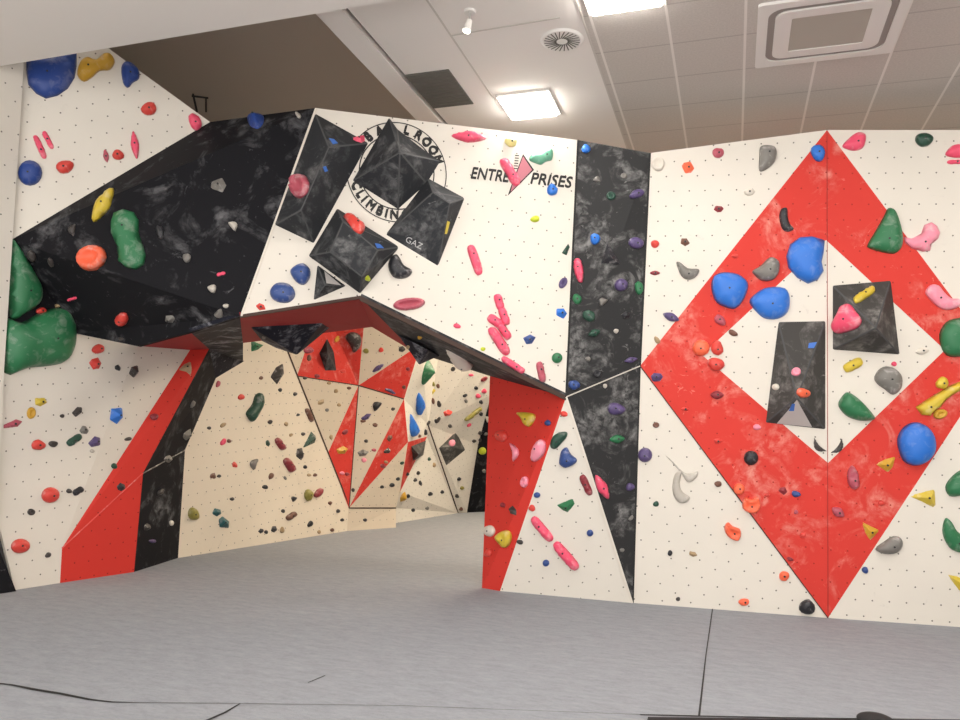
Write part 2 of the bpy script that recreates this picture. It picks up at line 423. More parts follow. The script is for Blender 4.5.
for ch, an in zip('BALLROOM', (-39, -22, -4, 14.5, 31, 44.5, 58, 72)):
    a = RA(an); d = ex*sin(a)*pxm + ey*cos(a)*pym; t = (ex*cos(a)*pxm - ey*sin(a)*pym).normalized()
    gl.append(glyphs('g', ch, cc+d*43.4, t, d.normalized(), PF.n, .125, MAT['paint'], AF, bold=.011, sx=.88))
for ch, an in zip('CLIMBING', (-69, -57, -48.5, -37, -24, -14.5, -4, 11)):
    a = RA(an); d = ex*sin(a)*pxm - ey*cos(a)*pym; t = (ex*cos(a)*pxm + ey*sin(a)*pym).normalized()
    gl.append(glyphs('g', ch, cc+d*43.4, t, -d.normalized(), PF.n, .125, MAT['paint'], AF, bold=.011, sx=.88))
join_meshes(gl, 'round_logo_lettering', 'black lettering BALLROOM CLIMBING around the ring')
a, e1_, e2_ = pf_frame((470, 173), (573, 184))
tx = glyphs('g1', 'ENTRE', PF.at(490, 175.5), e1_, e2_, PF.n, .165, MAT['paint'], AF, shear=.25, bold=.006)
ty = glyphs('g2', 'PRISES', PF.at(551, 181), e1_, e2_, PF.n, .165, MAT['paint'], AF, shear=.25, bold=.006)
for o, (xa, xb), yc in ((tx, (470.5, 510), 175.5), (ty, (530, 572.5), 182)):
    A = PF.at(xa, yc)-AF.location; Bq = PF.at(xb, yc+ (xb-xa)*.09)-AF.location
    xs = [v.co.dot(e1_) for v in o.data.vertices]; lo, hi = min(xs), max(xs)
    wa, wb = A.dot(e1_), Bq.dot(e1_)
    for v in o.data.vertices:
        x = v.co.dot(e1_); v.co += e1_*((wa+(x-lo)/(hi-lo)*(wb-wa))-x)
join_meshes([tx, ty], 'logo_lettering', 'black slanted lettering ENTRE PRISES')
def flat_px(name, pts, lift, mat, lab=None):
    o = solid(name, [PF.at(*p)+PF.n*lift for p in pts], mat, AF, th=.001)
    if lab: o['label'] = lab
    return o
flat_px('logo_emblem', [(523, 154), (534, 170), (507.5, 196), (511, 186)], .003, 'paint', 'black outline of the arrow emblem')
flat_px('logo_emblem', [(523, 156.5), (532, 170), (510.5, 192), (512, 186)], .0055, 'emblem_pink', 'pink arrow emblem')
tk = [flat_px('t', [(515+.3*i-.3*i*2, 155+i*2.6), (519-.3*i, 155.3+i*2.6), (519-.3*i, 156.3+i*2.6), (515-.3*i, 156+i*2.6)], .004, 'paint') for i in range(6)]
join_meshes(tk, 'logo_ticks', 'short black ticks beside the emblem')

# ------------------------------------------------------------------ volumes
BV = None
def rebuild():
    global BV
    BV = BVHTree.FromPolygons(SURF_V, SURF_F)
rebuild()
def hit(x, y):
    d = ray(x, y).normalized()
    loc, n, idx, dist = BV.ray_cast(EYE, d)
    if loc is None: return None
    n = n.copy()
    if n.dot(d) > 0: n = -n
    return loc, n.normalized(), SURF_ID[idx]
def volume(label, base, tops, faces, mat='volume', plane=None, sid='vol', group=None, embed=.004, frame_h=0.0):
    """angular box volume: base corners lie on the wall, tops = (x, y, height off the wall)"""
    if plane is None:
        cx = sum(p[0] for p in base)/len(base); cy = sum(p[1] for p in base)/len(base)
        h = hit(cx, cy); pl = Plane.__new__(Plane); pl.o = h[0]; pl.n = h[1]
    else: pl = plane
    bp = [pl.at(x, y, -embed) for x, y in base]; tp = [pl.at(x, y, hh) for x, y, hh in tops]
    allp = bp+tp; org = sum(bp, V((0, 0, 0)))/len(bp)
    fs = []
    for f in faces: fs.append(tuple(f))
    fs.append(tuple(range(len(bp))))
    tri = []
    cen = sum(allp, V((0, 0, 0)))/len(allp)
    out = []
    for f in fs:
        pts = [allp[i] for i in f]
        for t in tessellate_polygon([pts]):
            a, b, c = [f[i] for i in t]
            if (allp[b]-allp[a]).cross(allp[c]-allp[a]).dot(allp[a]+allp[b]+allp[c]-cen*3) < 0: b, c = c, b
            out.append((a, b, c)); tri.append((allp[a], allp[b], allp[c]))
    me = mesh_from('climbing_volume', [p-org for p in allp], out); me.materials.append(MAT[mat])
    bm = bmesh.new(); bm.from_mesh(me); bmesh.ops.bevel(bm, geom=[e for e in bm.edges if len(e.link_faces) == 2 and e.calc_face_angle(0) > .12], offset=.009, segments=1, affect='EDGES', material=1); bm.to_mesh(me); bm.free(); me.materials.append(MAT['worn'])
    o = bpy.data.objects.new('climbing_volume', me); C.objects.link(o); o.location = org
    tag(o, label, 'climbing volume', group)
    add_surface(tri, sid); rebuild()
    return o
G1 = 'big black volumes clustered over the round logo'
vol1 = volume('tall black faceted volume at the left of the cluster, against the overhang edge', [(315, 113), (369, 143), (314, 244), (274, 225)],
       [(329, 147, .32), (301, 210, .30)], [(0, 1, 4), (1, 2, 5, 4), (0, 4, 5, 3), (3, 5, 2)], plane=PF, group=G1)
vol2 = volume('black pointed pyramid volume covering the middle of the round logo', [(389, 117), (397, 128.5), (423, 149), (441, 161), (427, 184), (398, 210), (352, 181)],
       [(400, 152, .42)], [(0, 1, 7), (1, 2, 7), (2, 3, 7), (3, 4, 7), (4, 5, 7), (5, 6, 7), (6, 0, 7)], plane=PF, group=G1)
vol3 = volume('black box volume with pale top edge and small GAZ lettering', [(428, 178), (465, 198), (438, 267), (385, 235)],
       [(433, 192, .28), (450, 203, .26)], [(0, 1, 5, 4), (1, 2, 5), (4, 5, 2, 3), (0, 4, 3)], plane=PF, group=G1)
vol4 = volume('black slab volume in the middle of the lower row, red hold on its top edge', [(337, 208), (400, 247), (360, 294), (308, 256)],
       [(330, 252, .27), (362, 277, .27), (378, 250, .22), (343, 221, .20)],
       [(0, 1, 6, 7), (7, 6, 5, 4), (0, 7, 4, 3), (3, 4, 5, 2), (6, 1, 2, 5)], plane=PF, group=G1)
vol5 = volume('small black triangular volume with pale face above the left lip', [(317, 264), (347, 286), (313, 301)],
       [(325, 285, .14)], [(0, 1, 3), (1, 2, 3), (2, 0, 3)], plane=PF, group=G1)
G2 = 'grey volumes inside the diamond'
vol6 = volume('square grey-black pyramid volume with pink and yellow holds inside the diamond', [(832, 285), (891, 280), (900, 355), (832, 350)],
       [(876, 328, .34)], [(0, 1, 4), (1, 2, 4), (2, 3, 4), (3, 0, 4)], plane=PR_r, mat='dull_volume', group=G2)
vol7 = volume('tall grey-black volume with orange hold at the diamond centre', [(778, 321), (826, 320), (826, 430), (765, 423)],
       [(797, 398, .26)], [(0, 1, 4), (1, 2, 4), (2, 3, 4), (3, 0, 4)], plane=PR_l, mat='dull_volume', group=G2)
# dark volumes hanging under the arch
def hang(label, pts3, faces, mat='navy_volume', group='dark volumes under the arch'):
    org = sum(pts3, V((0, 0, 0)))/len(pts3); tri = []; out = []
    for f in faces:
        for t in tessellate_polygon([[pts3[i] for i in f]]):
            a, b, c = [f[i] for i in t]
            if (pts3[b]-pts3[a]).cross(pts3[c]-pts3[a]).dot(pts3[a]+pts3[b]+pts3[c]-org*3) < 0: b, c = c, b
            out.append((a, b, c)); tri.append((pts3[a], pts3[b], pts3[c]))
    me = mesh_from('climbing_volume', [p-org for p in pts3], out); me.materials.append(MAT[mat])
    bm = bmesh.new(); bm.from_mesh(me); bmesh.ops.bevel(bm, geom=list(bm.edges), offset=.008, segments=1, affect='EDGES'); bm.to_mesh(me); bm.free()
    o = bpy.data.objects.new('climbing_volume', me); C.objects.link(o); o.location = org
    tag(o, label, 'climbing volume', group); add_surface(tri, 'und'); rebuild(); return o
def soff(x, y, dz=0.0):
    h = hit(x, y); return h[0] + V((0, 0, .004-dz))
sA, sB, sC = soff(256, 328), soff(322, 322), soff(268, 336)
hang('large dark volume hanging below the left half of the arch', [soff(250, 327), soff(322, 323), soff(330, 328), P(297, 355, 8.2), P(276, 348, 8.3), P(262, 341, 8.5)],
     [(0, 1, 3), (1, 2, 3), (0, 3, 4), (0, 4, 5), (2, 1, 0, 5), (2, 5, 4, 3)])
hang('pointed dark blue-black volume hanging from the right half of the arch', [soff(397, 334), soff(440, 356), soff(415, 349), P(419, 365, 8.3), P(428, 350, 7.95)],
     [(0, 4, 3), (4, 1, 3), (0, 3, 2), (2, 3, 1), (0, 1, 4), (0, 2, 1)])
volc = volume('black angular volume on the red top panel of the cave', [(327, 338), (334, 352), (336.5, 371), (325, 371), (319, 353)],
       [(328, 354, .18)], [(0, 1, 5), (1, 2, 5), (2, 3, 5), (3, 4, 5), (4, 0, 5)], sid='kb')
vold = volume('black diamond-shaped volume with a pink hold on the far cave wall', [(456, 431), (465.5, 450), (446, 466), (438.5, 448)],
       [(453, 447, .14)], [(0, 1, 4), (1, 2, 4), (2, 3, 4), (3, 0, 4)], sid='fb', mat='dull_volume')
vole = volume('grey blocky volume on the small red triangle of the cave', [(411, 446), (426, 440), (425, 455), (413, 461)],
       [(419, 455, .16)], [(0, 1, 4), (1, 2, 4), (2, 3, 4), (3, 0, 4)], sid='fa', mat='dull_volume')
# GAZ lettering and stickers on volumes
def on_surf(x, y):
    h = hit(x, y); return h
h = on_surf(414, 243); ee = (hit(420, 246)[0]-hit(408, 240)[0]).normalized()
g = glyphs('lettering', 'GAZ', h[0]-V(vol3.location)*0, ee, h[1].cross(ee), h[1], .085, MAT['chalk_pen'], vol3, bold=-.001, lift=.006)
g['label'] = 'pale GAZ lettering'
def decal(vol, pts, mat, lab, lift=.007, name='sticker'):
    cx = sum(p[0] for p in pts)/len(pts); cy = sum(p[1] for p in pts)/len(pts)
    h = hit(cx, cy); pl = Plane.__new__(Plane); pl.o = h[0]+h[1]*lift; pl.n = h[1]
    o = solid(name, [pl.at(*p) for p in pts], mat, vol, th=.003); o['label'] = lab; return o
blue_s = new_mat('sticker_blue', lin('#3f6fc0'), .5)
decal(vol1, [(329, 138), (334, 139), (338, 143), (333, 144)], blue_s, 'small blue sticker')
decal(vol1, [(323, 167), (326, 166), (328, 171), (325, 172)], blue_s, 'small blue sticker')
decal(vol4, [(375, 243), (380, 244), (384, 248), (377, 248)], blue_s, 'small blue sticker')
pale_s = new_mat('pale_printed_face', (.55, .52, .5, 1), .6)
decal(vol7, [(797, 400), (812, 427), (777, 423.5)], pale_s, 'pale printed triangle')
decal(vol7, [(792, 404), (795, 404), (794, 411), (789, 411)], blue_s, 'blue patch on the printed triangle', lift=.012)
decal(vol7, [(809, 343), (817, 342), (814, 348), (808, 348)], blue_s, 'blue patch')
decal(vol5, [(324.5, 271), (341, 285), (326.5, 283)], pale_s, 'pale inset face')
yel_s = new_mat('sticker_yellow', lin('#cdbb3c'), .5)
decal(vol3, [(447.5, 221), (450, 222), (447, 234), (445, 234)], yel_s, 'yellow tape')

# ------------------------------------------------------------------ holds
def smooth_poly(pts, k):
    """closed Catmull-Rom through the points, k samples per span"""
    n = len(pts); out = []
    for i in range(n):
        p0, p1, p2, p3 = pts[i-1], pts[i], pts[(i+1) % n], pts[(i+2) % n]
        for j in range(k):
            t = j/k
            out.append(tuple(.5*((2*p1[a]) + (-p0[a]+p2[a])*t + (2*p0[a]-5*p1[a]+4*p2[a]-p3[a])*t*t + (-p0[a]+3*p1[a]-3*p2[a]+p3[a])*t**3) for a in (0, 1)))
    return out
def inside(p, poly):
    x, y = p; r = False; j = len(poly)-1
    for i in range(len(poly)):
        xi, yi = poly[i]; xj, yj = poly[j]
        if (yi > y) != (yj > y) and x < (xj-xi)*(y-yi)/(yj-yi)+xi: r = not r
        j = i
    return r
def dist_out(p, poly):
    m = 1e9; x, y = p
    for i in range(len(poly)):
        ax, ay = poly[i-1]; bx, by = poly[i]; dx, dy = bx-ax, by-ay
        L2 = dx*dx+dy*dy; t = 0 if L2 == 0 else max(0, min(1, ((x-ax)*dx+(y-ay)*dy)/L2))
        d = (x-ax-t*dx)**2+(y-ay-t*dy)**2
        if d < m: m = d
    return m**.5
PROF = {
 'dome': lambda t: (1-(1-t)**2)**.5, 'ball': lambda t: (1-(1-t)**2.1)**.5,
 'cup': lambda t: (min(1, t/.34)**.6) if t < .34 else 1-.72*min(1, (t-.34)/.45)**.8,
 'ring': lambda t: (min(1, t/.5)**.5) if t < .5 else 1-.85*min(1, (t-.5)/.3),
 'wedge': lambda t: t, 'slab': lambda t: min(1, t/.3)**.6}
HOLDS = []
def hold(x, y, poly_px, colour, prof='dome', hk=.9, rough=.04, bolt=None, shape='hold', flat=False, label=None, smooth=True, sid=None):
    h = hit(x, y)
    if h is None: print('MISS', x, y); return
    loc, n, sd = h
    vd = (EYE-loc).normalized(); k_ = 0
    while n.dot(vd) < .5 and k_ < 40: n = (n+vd*.06).normalized(); k_ += 1
    pl = Plane.__new__(Plane); pl.o = loc; pl.n = n
    u = UP.cross(n)
    if u.length < .1: u = R0.copy()
    u.normalize(); w = n.cross(u)
    big = max(max(p[0] for p in poly_px)-min(p[0] for p in poly_px), max(p[1] for p in poly_px)-min(p[1] for p in poly_px))
    pp = smooth_poly(poly_px, 3 if big > 9 and len(poly_px) < 12 else (2 if len(poly_px) < 12 else 1)) if smooth else poly_px
    pts = []
    for q in pp:
        r = pl.at(*q)-loc; pts.append((r.dot(u), r.dot(w)))
    if not smooth:
        # subdivide straight edges
        o = []
        for i in range(len(pts)):
            a, b = pts[i], pts[(i+1) % len(pts)]
            for j in range(3): o.append((a[0]+(b[0]-a[0])*j/3, a[1]+(b[1]-a[1])*j/3))
        pts = o
    xs = [p[0] for p in pts]; ys = [p[1] for p in pts]
    x0, x1, y0, y1 = min(xs), max(xs), min(ys), max(ys)
    # coarse inscribed radius
    dm = 0; best = (0, 0)
    G = 13
    for i in range(1, G):
        for j in range(1, G):
            q = (x0+(x1-x0)*i/G, y0+(y1-y0)*j/G)
            if inside(q, pts):
                d = dist_out(q, pts)
                if d > dm: dm = d; best = q
    if dm <= 0: print('thin', x, y); return
    step = dm/(4.2 if big > 22 else 3.2 if big > 9 else 2.2)
    inner = []
    for fr in (.12, .34):            # rings hugging the outline keep the shoulder round
        k = len(pts)
        for i in range(0, k, 1 if fr < .2 else 2):
            a, b, c = pts[i-1], pts[i], pts[(i+1) % k]
            tx, ty = c[0]-a[0], c[1]-a[1]; l = (tx*tx+ty*ty)**.5 or 1
            for s in (1, -1):
                q = (b[0]-ty/l*dm*fr*s, b[1]+tx/l*dm*fr*s)
                if inside(q, pts) and dist_out(q, pts) > dm*fr*.8: inner.append(q); break
    yy = y0+step/2; rw = 0
    while yy < y1:
        xx = x0+(step/2 if rw % 2 else step)
        while xx < x1:
            q = (xx, yy)
            if inside(q, pts) and dist_out(q, pts) > dm*.42: inner.append(q)
            xx += step
        yy += step*.87; rw += 1
    inner.append(best)
    co2 = [V(p) for p in pts]+[V(p) for p in inner]
    k = len(pts)
    r = delaunay_2d_cdt(co2, [], [list(range(k))], 1, 1e-7)
    vs2, fc = r[0], r[2]
    H = dm*hk; f = PROF[prof]; sd_ = V((x*.37, y*.53, 0))
    vs = []; fs = []
    for v in vs2:
        d = dist_out(v, pts); t = min(1, d/dm)
        z = H*f(t) if d > 1e-5 else -.006
        nz = noise.noise(V((v.x, v.y, 0))/(dm*.8)+sd_)
        if d > 1e-5: z *= 1+nz*rough*4
        vs.append(V((v.x, v.y, z)))
    top = [tuple(f_) for f_ in fc]
    for f_ in top:
        a, b, c = [vs[i] for i in f_[:3]]
        fs.append(f_ if (b-a).cross(c-a).z > 0 else tuple(reversed(f_)))
    # closed back
    from collections import Counter
    ed = Counter()
    for f_ in fs:
        for i in range(len(f_)): ed[(f_[i], f_[(i+1) % len(f_)])] += 1
    cen = len(vs); vs.append(V((sum(xs)/len(xs), sum(ys)/len(ys), -.006)))
    for (a_, b_) in list(ed):
        if (b_, a_) not in ed: fs.append((b_, a_, cen))
    me = mesh_from('climbing_hold', vs, fs, smooth=not flat); me.materials.append(hold_mat(colour))
    o = bpy.data.objects.new('climbing_hold', me); C.objects.link(o)
    mw = Matrix.Identity(4)
    for i in range(3): mw[i][0] = u[i]; mw[i][1] = w[i]; mw[i][2] = n[i]; mw[i][3] = loc[i]
    o.matrix_world = mw
    o['category'] = 'climbing hold'
    if bolt is None: bolt = big >= 10
    if bolt:
        bz = H*f(1.0)*(1+noise.noise(V((best[0], best[1], 0))/(dm*.8)+sd_)*rough*4)
        bo = bpy.data.objects.new('bolt', BOLT); C.objects.link(bo); bo.parent = o; bo.location = (best[0], best[1], bz)
    HOLDS.append(dict(o=o, x=x, y=y, sid=sid or sd, colour=HC[colour][0], shape=shape, big=big, label=label, poly=pp, dz=(loc-EYE).length))
    return o
bm = bmesh.new(); bmesh.ops.create_cone(bm, cap_ends=True, segments=8, radius1=.011, radius2=.009, depth=.008)
BOLT = bpy.data.meshes.new('bolt'); bm.to_mesh(BOLT); bm.free(); BOLT.materials.append(MAT['bolt'])

def ell(x, y, l, w, ang, n=14, j=0., p=2.0):
    out = []; a = RA(ang); rs = random.Random(int(x*31+y*17))
    ph = rs.random()*6
    for i in range(n):
        t = 2*pi*i/n; c, s = cos(t), sin(t)
        r = 1+j*(sin(2*t+ph)*.5+sin(3*t+ph*2)*.6+rs.uniform(-.5, .5))
        cx = math.copysign(abs(c)**(2/p), c)*l/2*r; sy = math.copysign(abs(s)**(2/p), s)*w/2*r
        out.append((x+cx*cos(a)-sy*sin(a), y+cx*sin(a)+sy*cos(a)))
    return out
def angular(x, y, l, w, ang):
    rs = random.Random(int(x*13+y*7)); a = RA(ang); k = rs.choice((5, 5, 6)); out = []
    for i in range(k):
        t = 2*pi*(i+rs.uniform(-.2, .2))/k; r = rs.uniform(.92, 1.18)
        cx, sy = cos(t)*l/2*r, sin(t)*w/2*r
        out.append((x+cx*cos(a)-sy*sin(a), y+cx*sin(a)+sy*cos(a)))
    return out
def cresc(x, y, l, w, ang, bend=.45):
    a = RA(ang); top = []; bot = []; n = 6
    for i in range(n+1):
        s = -1+2*i/n; yy = -bend*l*.5*(1-s*s)
        th = w*(1-abs(s)**2.4)*.5+w*.1
        top.append((s*l/2, yy-th+bend*l*.25)); bot.append((s*l/2, yy+th+bend*l*.25))
    pts = top+bot[::-1]
    return [(x+c*cos(a)-s*sin(a), y+c*sin(a)+s*cos(a)) for c, s in pts]
SH = {'b': 'rounded', 'o': 'ball', 'w': 'angular', 'r': 'bar-shaped', 'c': 'crescent', 'u': 'cup-shaped', 'q': 'ring-shaped', 'g': 'fin-shaped'}
def q(x, y, l, w, ang, col, t='b', label=None, hk=None, bolt=None, sid=None):
    if max(l, w) < 4.2: l *= 1.15; w *= 1.15
    if 205 < x < 488 and 330 < y < 535 and max(l, w) < 10: l *= .86; w *= .86; hk = .6
    if t == 'b': return hold(x, y, ell(x, y, l, w, ang, 10 if l < 12 else 14, .09), col, 'dome', hk or .85, .07, bolt, SH[t], label=label, sid=sid)
    if t == 'o': return hold(x, y, ell(x, y, l, w, ang, 16), col, 'ball', hk or .8, .01, bolt, SH[t], label=label, sid=sid)
    if t == 'w': return hold(x, y, angular(x, y, l, w, ang), col, 'wedge', hk or .9, .05, bolt, SH[t], flat=True, smooth=False, label=label, sid=sid)
    if t == 'r': return hold(x, y, ell(x, y, l, w, ang, 18, .03, 3.0), col, 'dome', hk or .8, .08, bolt, SH[t], label=label, sid=sid)
    if t == 'g': return hold(x, y, ell(x, y, l, w, ang, 16, .0, 1.5), col, 'dome', hk or .9, .02, bolt, SH[t], label=label, sid=sid)
    if t == 'c': return hold(x, y, cresc(x, y, l, w, ang), col, 'dome', hk or .9, .03, False, SH[t], label=label, sid=sid)
    if t == 'u': return hold(x, y, ell(x, y, l, w, ang, 18, .02), col, 'cup', hk or .8, .02, False, SH[t], label=label, sid=sid)
    if t == 'q': return hold(x, y, ell(x, y, l, w, ang, 18, .02), col, 'ring', hk or .8, .02, False, SH[t], label=label, sid=sid)
def pg(pts, col, label=None, prof='dome', hk=.8, rough=.02, flat=False, smooth=True, shape='rounded', bolt=None, c=None, sid=None):
    if c is None: c = (sum(p[0] for p in pts)/len(pts), sum(p[1] for p in pts)/len(pts))
    return hold(c[0], c[1], pts, col, prof, hk, rough, bolt, shape, flat, label, smooth, sid)
# ---- upper left cream panel
pg([(26,59),(40,56),(60,53),(77,51),(77,66),(75,78),(68,89),(58,96),(46,99),(36,94),(28,85),(26,72)], 'dblue', 'very large smooth blue half-dome hold under the ceiling at far left', 'ball', hk=.45)
pg([(77,75),(80,62),(88,57),(96,60),(103,54),(111,54),(115,62),(110,70),(100,71),(93,77),(84,82)], 'must', 'mustard yellow two-lobed hold between two blue holds under the ceiling')
pg([(121,68),(125,62),(132,63),(139,70),(139,79),(133,83),(128,88),(123,83)], 'dblue', 'dark blue heart-shaped hold right of the mustard hold')
q(149,109,16,14,0,'red'); q(195,122,19,12,58,'pink'); q(40,147,26,7,66,'pink','r'); q(48,140,20,6,62,'pink','r')
q(135,145,29,9,82,'pink','g'); q(106,156,14,6,78,'dpink','g'); q(118,155,12,11,0,'red'); q(65,167,19,13,-10,'red'); 
q(30,173,25,26,0,'dblue','o', 'blue ball hold at the left edge of the upper cream panel')
# ---- black overhang
q(103,205,40,15,-60,'yellow','g','long yellow oval hold on the black overhang', bolt=True)
pg([(111,222),(114,213),(124,209),(134,212),(139,220),(139,232),(143,244),(146,255),(144,265),(136,270),(126,268),(118,261),(116,245),(111,233)], 'green', 'large green peanut-shaped hold on the black overhang', 'ball', hk=.6)
q(92,258,31,25,-20,'orange','u','orange-red bowl-shaped hold with open hollow on the black overhang')
q(122,319,13,14,0,'red','b'); q(72,299,10,3.5,-15,'pink','r'); q(57,306,6,4,0,'tan'); q(41,311,11,7,0,'red')
pg([(247,117),(255,114),(263,115),(265,126),(259,133),(251,128)], 'dblue', 'blue wedge hold at the top of the black overhang', 'wedge', hk=1)
q(298,115,7,4,50,'lgrey'); q(219,185,16,15,0,'grey','w'); q(187,258,9,9,0,'grey'); q(170,319,11,9,0,'grey','w'); q(73,230,12,6,-80,'dark','c')
q(32,256,12,8,60,'dark'); q(51,262,10,5,60,'dark'); q(160,232,14,8,70,'black'); q(219,314,9,7,20,'grey','c')
# big green holds at left edge
pg([(9,242),(17,245),(25,257),(33,271),(40,284),(42,295),(38,305),(26,313),(9,316)], 'green', 'upper of the two huge green holds at the left edge', 'ball', hk=.6, sid='ll', c=(24,290))
pg([(4,321),(22,322),(40,312),(58,307),(69,310),(74,325),(74,345),(66,361),(50,366),(28,368),(4,373)], 'green', 'lower and widest of the two huge green holds at the left edge', 'ball', hk=.6, sid='ll', c=(50,352))
# ---- lower left cream
q(98,349,12,10,-10,'red'); q(95,364,13,13,0,'red','w'); q(118,368,7,7,0,'black','w'); q(134,371,15,10,-60,'dark','w'); q(40,402,14,10,5,'yellow','w')
q(31,413,12,9,-80,'must','q'); q(12,424,20,9,-15,'dpink','w'); q(77,412,15,9,-40,'dark','w'); q(62,416,4,3.5,0,'dark'); q(116,415,19,13,-60,'blue','w')
q(84,430,10,9,0,'grey','w'); q(74,440,17,8,-35,'dgreen','r'); q(38,445,14,11,-10,'red','b'); q(53,444,9,7,0,'dark'); q(95,442,14,11,-30,'purple','w'); q(128,439,7,4,-10,'dark')
q(50,495,18,16,-20,'red','o','larger bright red ball hold low on the left cream panel'); q(69,491,6,5,0,'dark'); q(78,491,12,7,-30,'black','r'); q(31,512,8,7,0,'dark','q'); q(20,546,19,15,-10,'red','o','red ball hold nearest the floor on the left cream panel')
q(48,555,7,5,-45,'dark'); q(92,451,5,4,0,'lgrey')
q(114,466,6,6,0,'dgreen'); q(121,487,9,8,20,'black','w'); pg([(178,370),(184,364),(191,361),(192,369),(191,376),(186,372)], 'tan', prof='wedge', shape='angular', flat=True, smooth=False); q(154,417,9,7,0,'maroon')
q(192,404,8,4,-60,'grey'); q(186,435,14,9,-60,'grey','w'); q(167,459,11,8,0,'grey','w'); q(160,492,8,5,-50,'dark'); q(147,527,9,9,-30,'dark','w'); q(171,523,6,4,90,'white'); q(152,541,8,4,0,'purple')
q(121,339,5,4,0,'dark')
# ---- cave side wall
q(218,384,8,5,-70,'dpink'); q(241,397,8,7,0,'red'); pg([(246,412),(252,404),(255,395),(261,393),(263,403),(258,414),(252,422),(247,417)], 'dgreen', 'chalky green drooping hold high on the cave side wall')
pg([(270,377),(276,367),(283,363),(284,374),(277,385)], 'dark', 'dark pointed wedge hold high on the cave side wall', 'wedge', smooth=False, flat=True, shape='angular')
q(261,378,4,4,0,'brown'); q(280,390,4,4,0,'black'); q(295,394,5,4.5,0,'dark'); q(298,415,5,4,-30,'black','w'); q(270,422,6,5,-20,'dark'); q(286,424,5,5,80,'tan'); q(309,415,15,5,66,'brown','r'); q(223,425,8,5,-40,'tan'); q(209,428,5,4,0,'dark')
pg([(251,340),(264,345),(258,350),(251,352)], 'green', prof='wedge', smooth=False, flat=True, shape='angular')
q(223,442,9,6,-60,'pink'); q(229,441,5,5,0,'brown'); q(235,465,9,7,60,'red','w'); q(254,464,12,5,-70,'grey','c'); q(213,476,9,9,0,'brown','w'); q(219,476,5,4,0,'dark'); q(268,443,9,6,70,'dgreen','w')
q(280,444,14,7,55,'maroon','r'); pg([(303,447),(311,431),(316,436),(315,443),(304,448)], 'dgreen', prof='wedge', smooth=False, flat=True, shape='angular'); q(300,454,13,8,85,'dark','w'); q(289,465,16,8,57,'maroon','r')
q(271,476,8,6,-60,'brown'); q(285,478,5,3.5,60,'grey'); q(265,487,7,5,0,'black'); q(305,467,4,4,0,'black'); q(309,475,5,4,0,'tan'); q(315,475,5,4,0,'brown'); q(308,495,12,8,-80,'olive'); q(318,493,11,7,-50,'maroon')
q(294,499,7,5,-50,'black','c'); q(283,511,4,4,0,'dark'); q(291,516,12,6,-35,'brown','r'); q(232,499,5,4.5,0,'dark'); q(193,514,13,11,90,'olive','b'); q(217,512,10,9,20,'teal','w'); q(224,523,15,11,60,'teal','w')
q(261,531,8,6,-45,'black','w'); q(266,532,4,4,0,'black'); q(274,529,9,8,90,'black','w'); q(282,530,8,5,90,'tan'); q(310,524,8,6,-60,'black'); q(319,532,5,4,90,'tan'); q(291,435,5,3.5,-40,'tan'); q(303,434,4,4,0,'dark'); q(330,503,4,4,0,'brown'); q(338,511,4,4,0,'dark'); q(342,520,4.5,4,0,'black'); q(332,530,4,4,80,'brown'); q(320,491.5,5,8,0,'maroon')
# ---- cave back
q(308,350,10,7,0,'dpink'); q(309,358,8,5,80,'brown'); q(337,339,9,5,-60,'must','q'); pg([(345,337),(351,332),(360,335),(361,345),(354,353),(350,345)], 'dark', 'dark pointed pebble hold at the top of the red cave panel', 'ball', hk=.8)
q(343,371,6,5,0,'red'); q(305,378,5,4,0,'dark'); q(317,376,6,5,0,'maroon'); q(329,383,5,4,0,'tan'); q(336,391,5,5,0,'tan'); q(349,388,5,4,0,'brown'); q(321,402,9,6,-35,'tan','w'); q(339,405,4,3.5,0,'tan'); q(327,410,4,3.5,0,'grey')
q(366,351,7,6,0,'olive'); q(381,350,6,6,0,'red'); q(402,349,9,8,0,'dark','w'); q(408,347,4,4,0,'tan'); q(378,368,14,5,-35,'purple','g'); q(408,369,4,4,0,'maroon'); q(404,387,4,4,0,'brown'); q(390,391,13,5,22,'purple','w')
q(377,406,11,6,-50,'black','c'); q(366,417,13,6,-32,'purple','w'); q(375,425,6,5,40,'brown'); q(393,409,5,4,0,'dark'); q(345,432,8,5,-35,'maroon'); q(342,450,12,8,-20,'must','w'); q(342,473,6,4,0,'lpink'); q(347,474,4,4,0,'maroon')
q(331,437,6,4,90,'tan'); q(363,453,13,7,-20,'grey','w'); q(364,460,6,6,0,'lpink'); q(366,441,5,4,0,'dark'); q(374,450,6,4,0,'dpink'); q(353,490,4,4,0,'dark'); q(390,438,9,7,-60,'brown','w'); q(387,451,9,7,-20,'dark','w'); q(388,450,5,3.5,-10,'white'); q(383,466,8,6,0,'maroon','w'); q(386,462,5,3.5,20,'tan')
q(402,463,5,4,-30,'dgreen'); q(398,479,5,4,-20,'black'); q(392,485,6,5,0,'black'); q(382,487,5,4,-20,'black'); q(365,520,5,4,0,'black'); q(363,421,7,4,0,'brown')
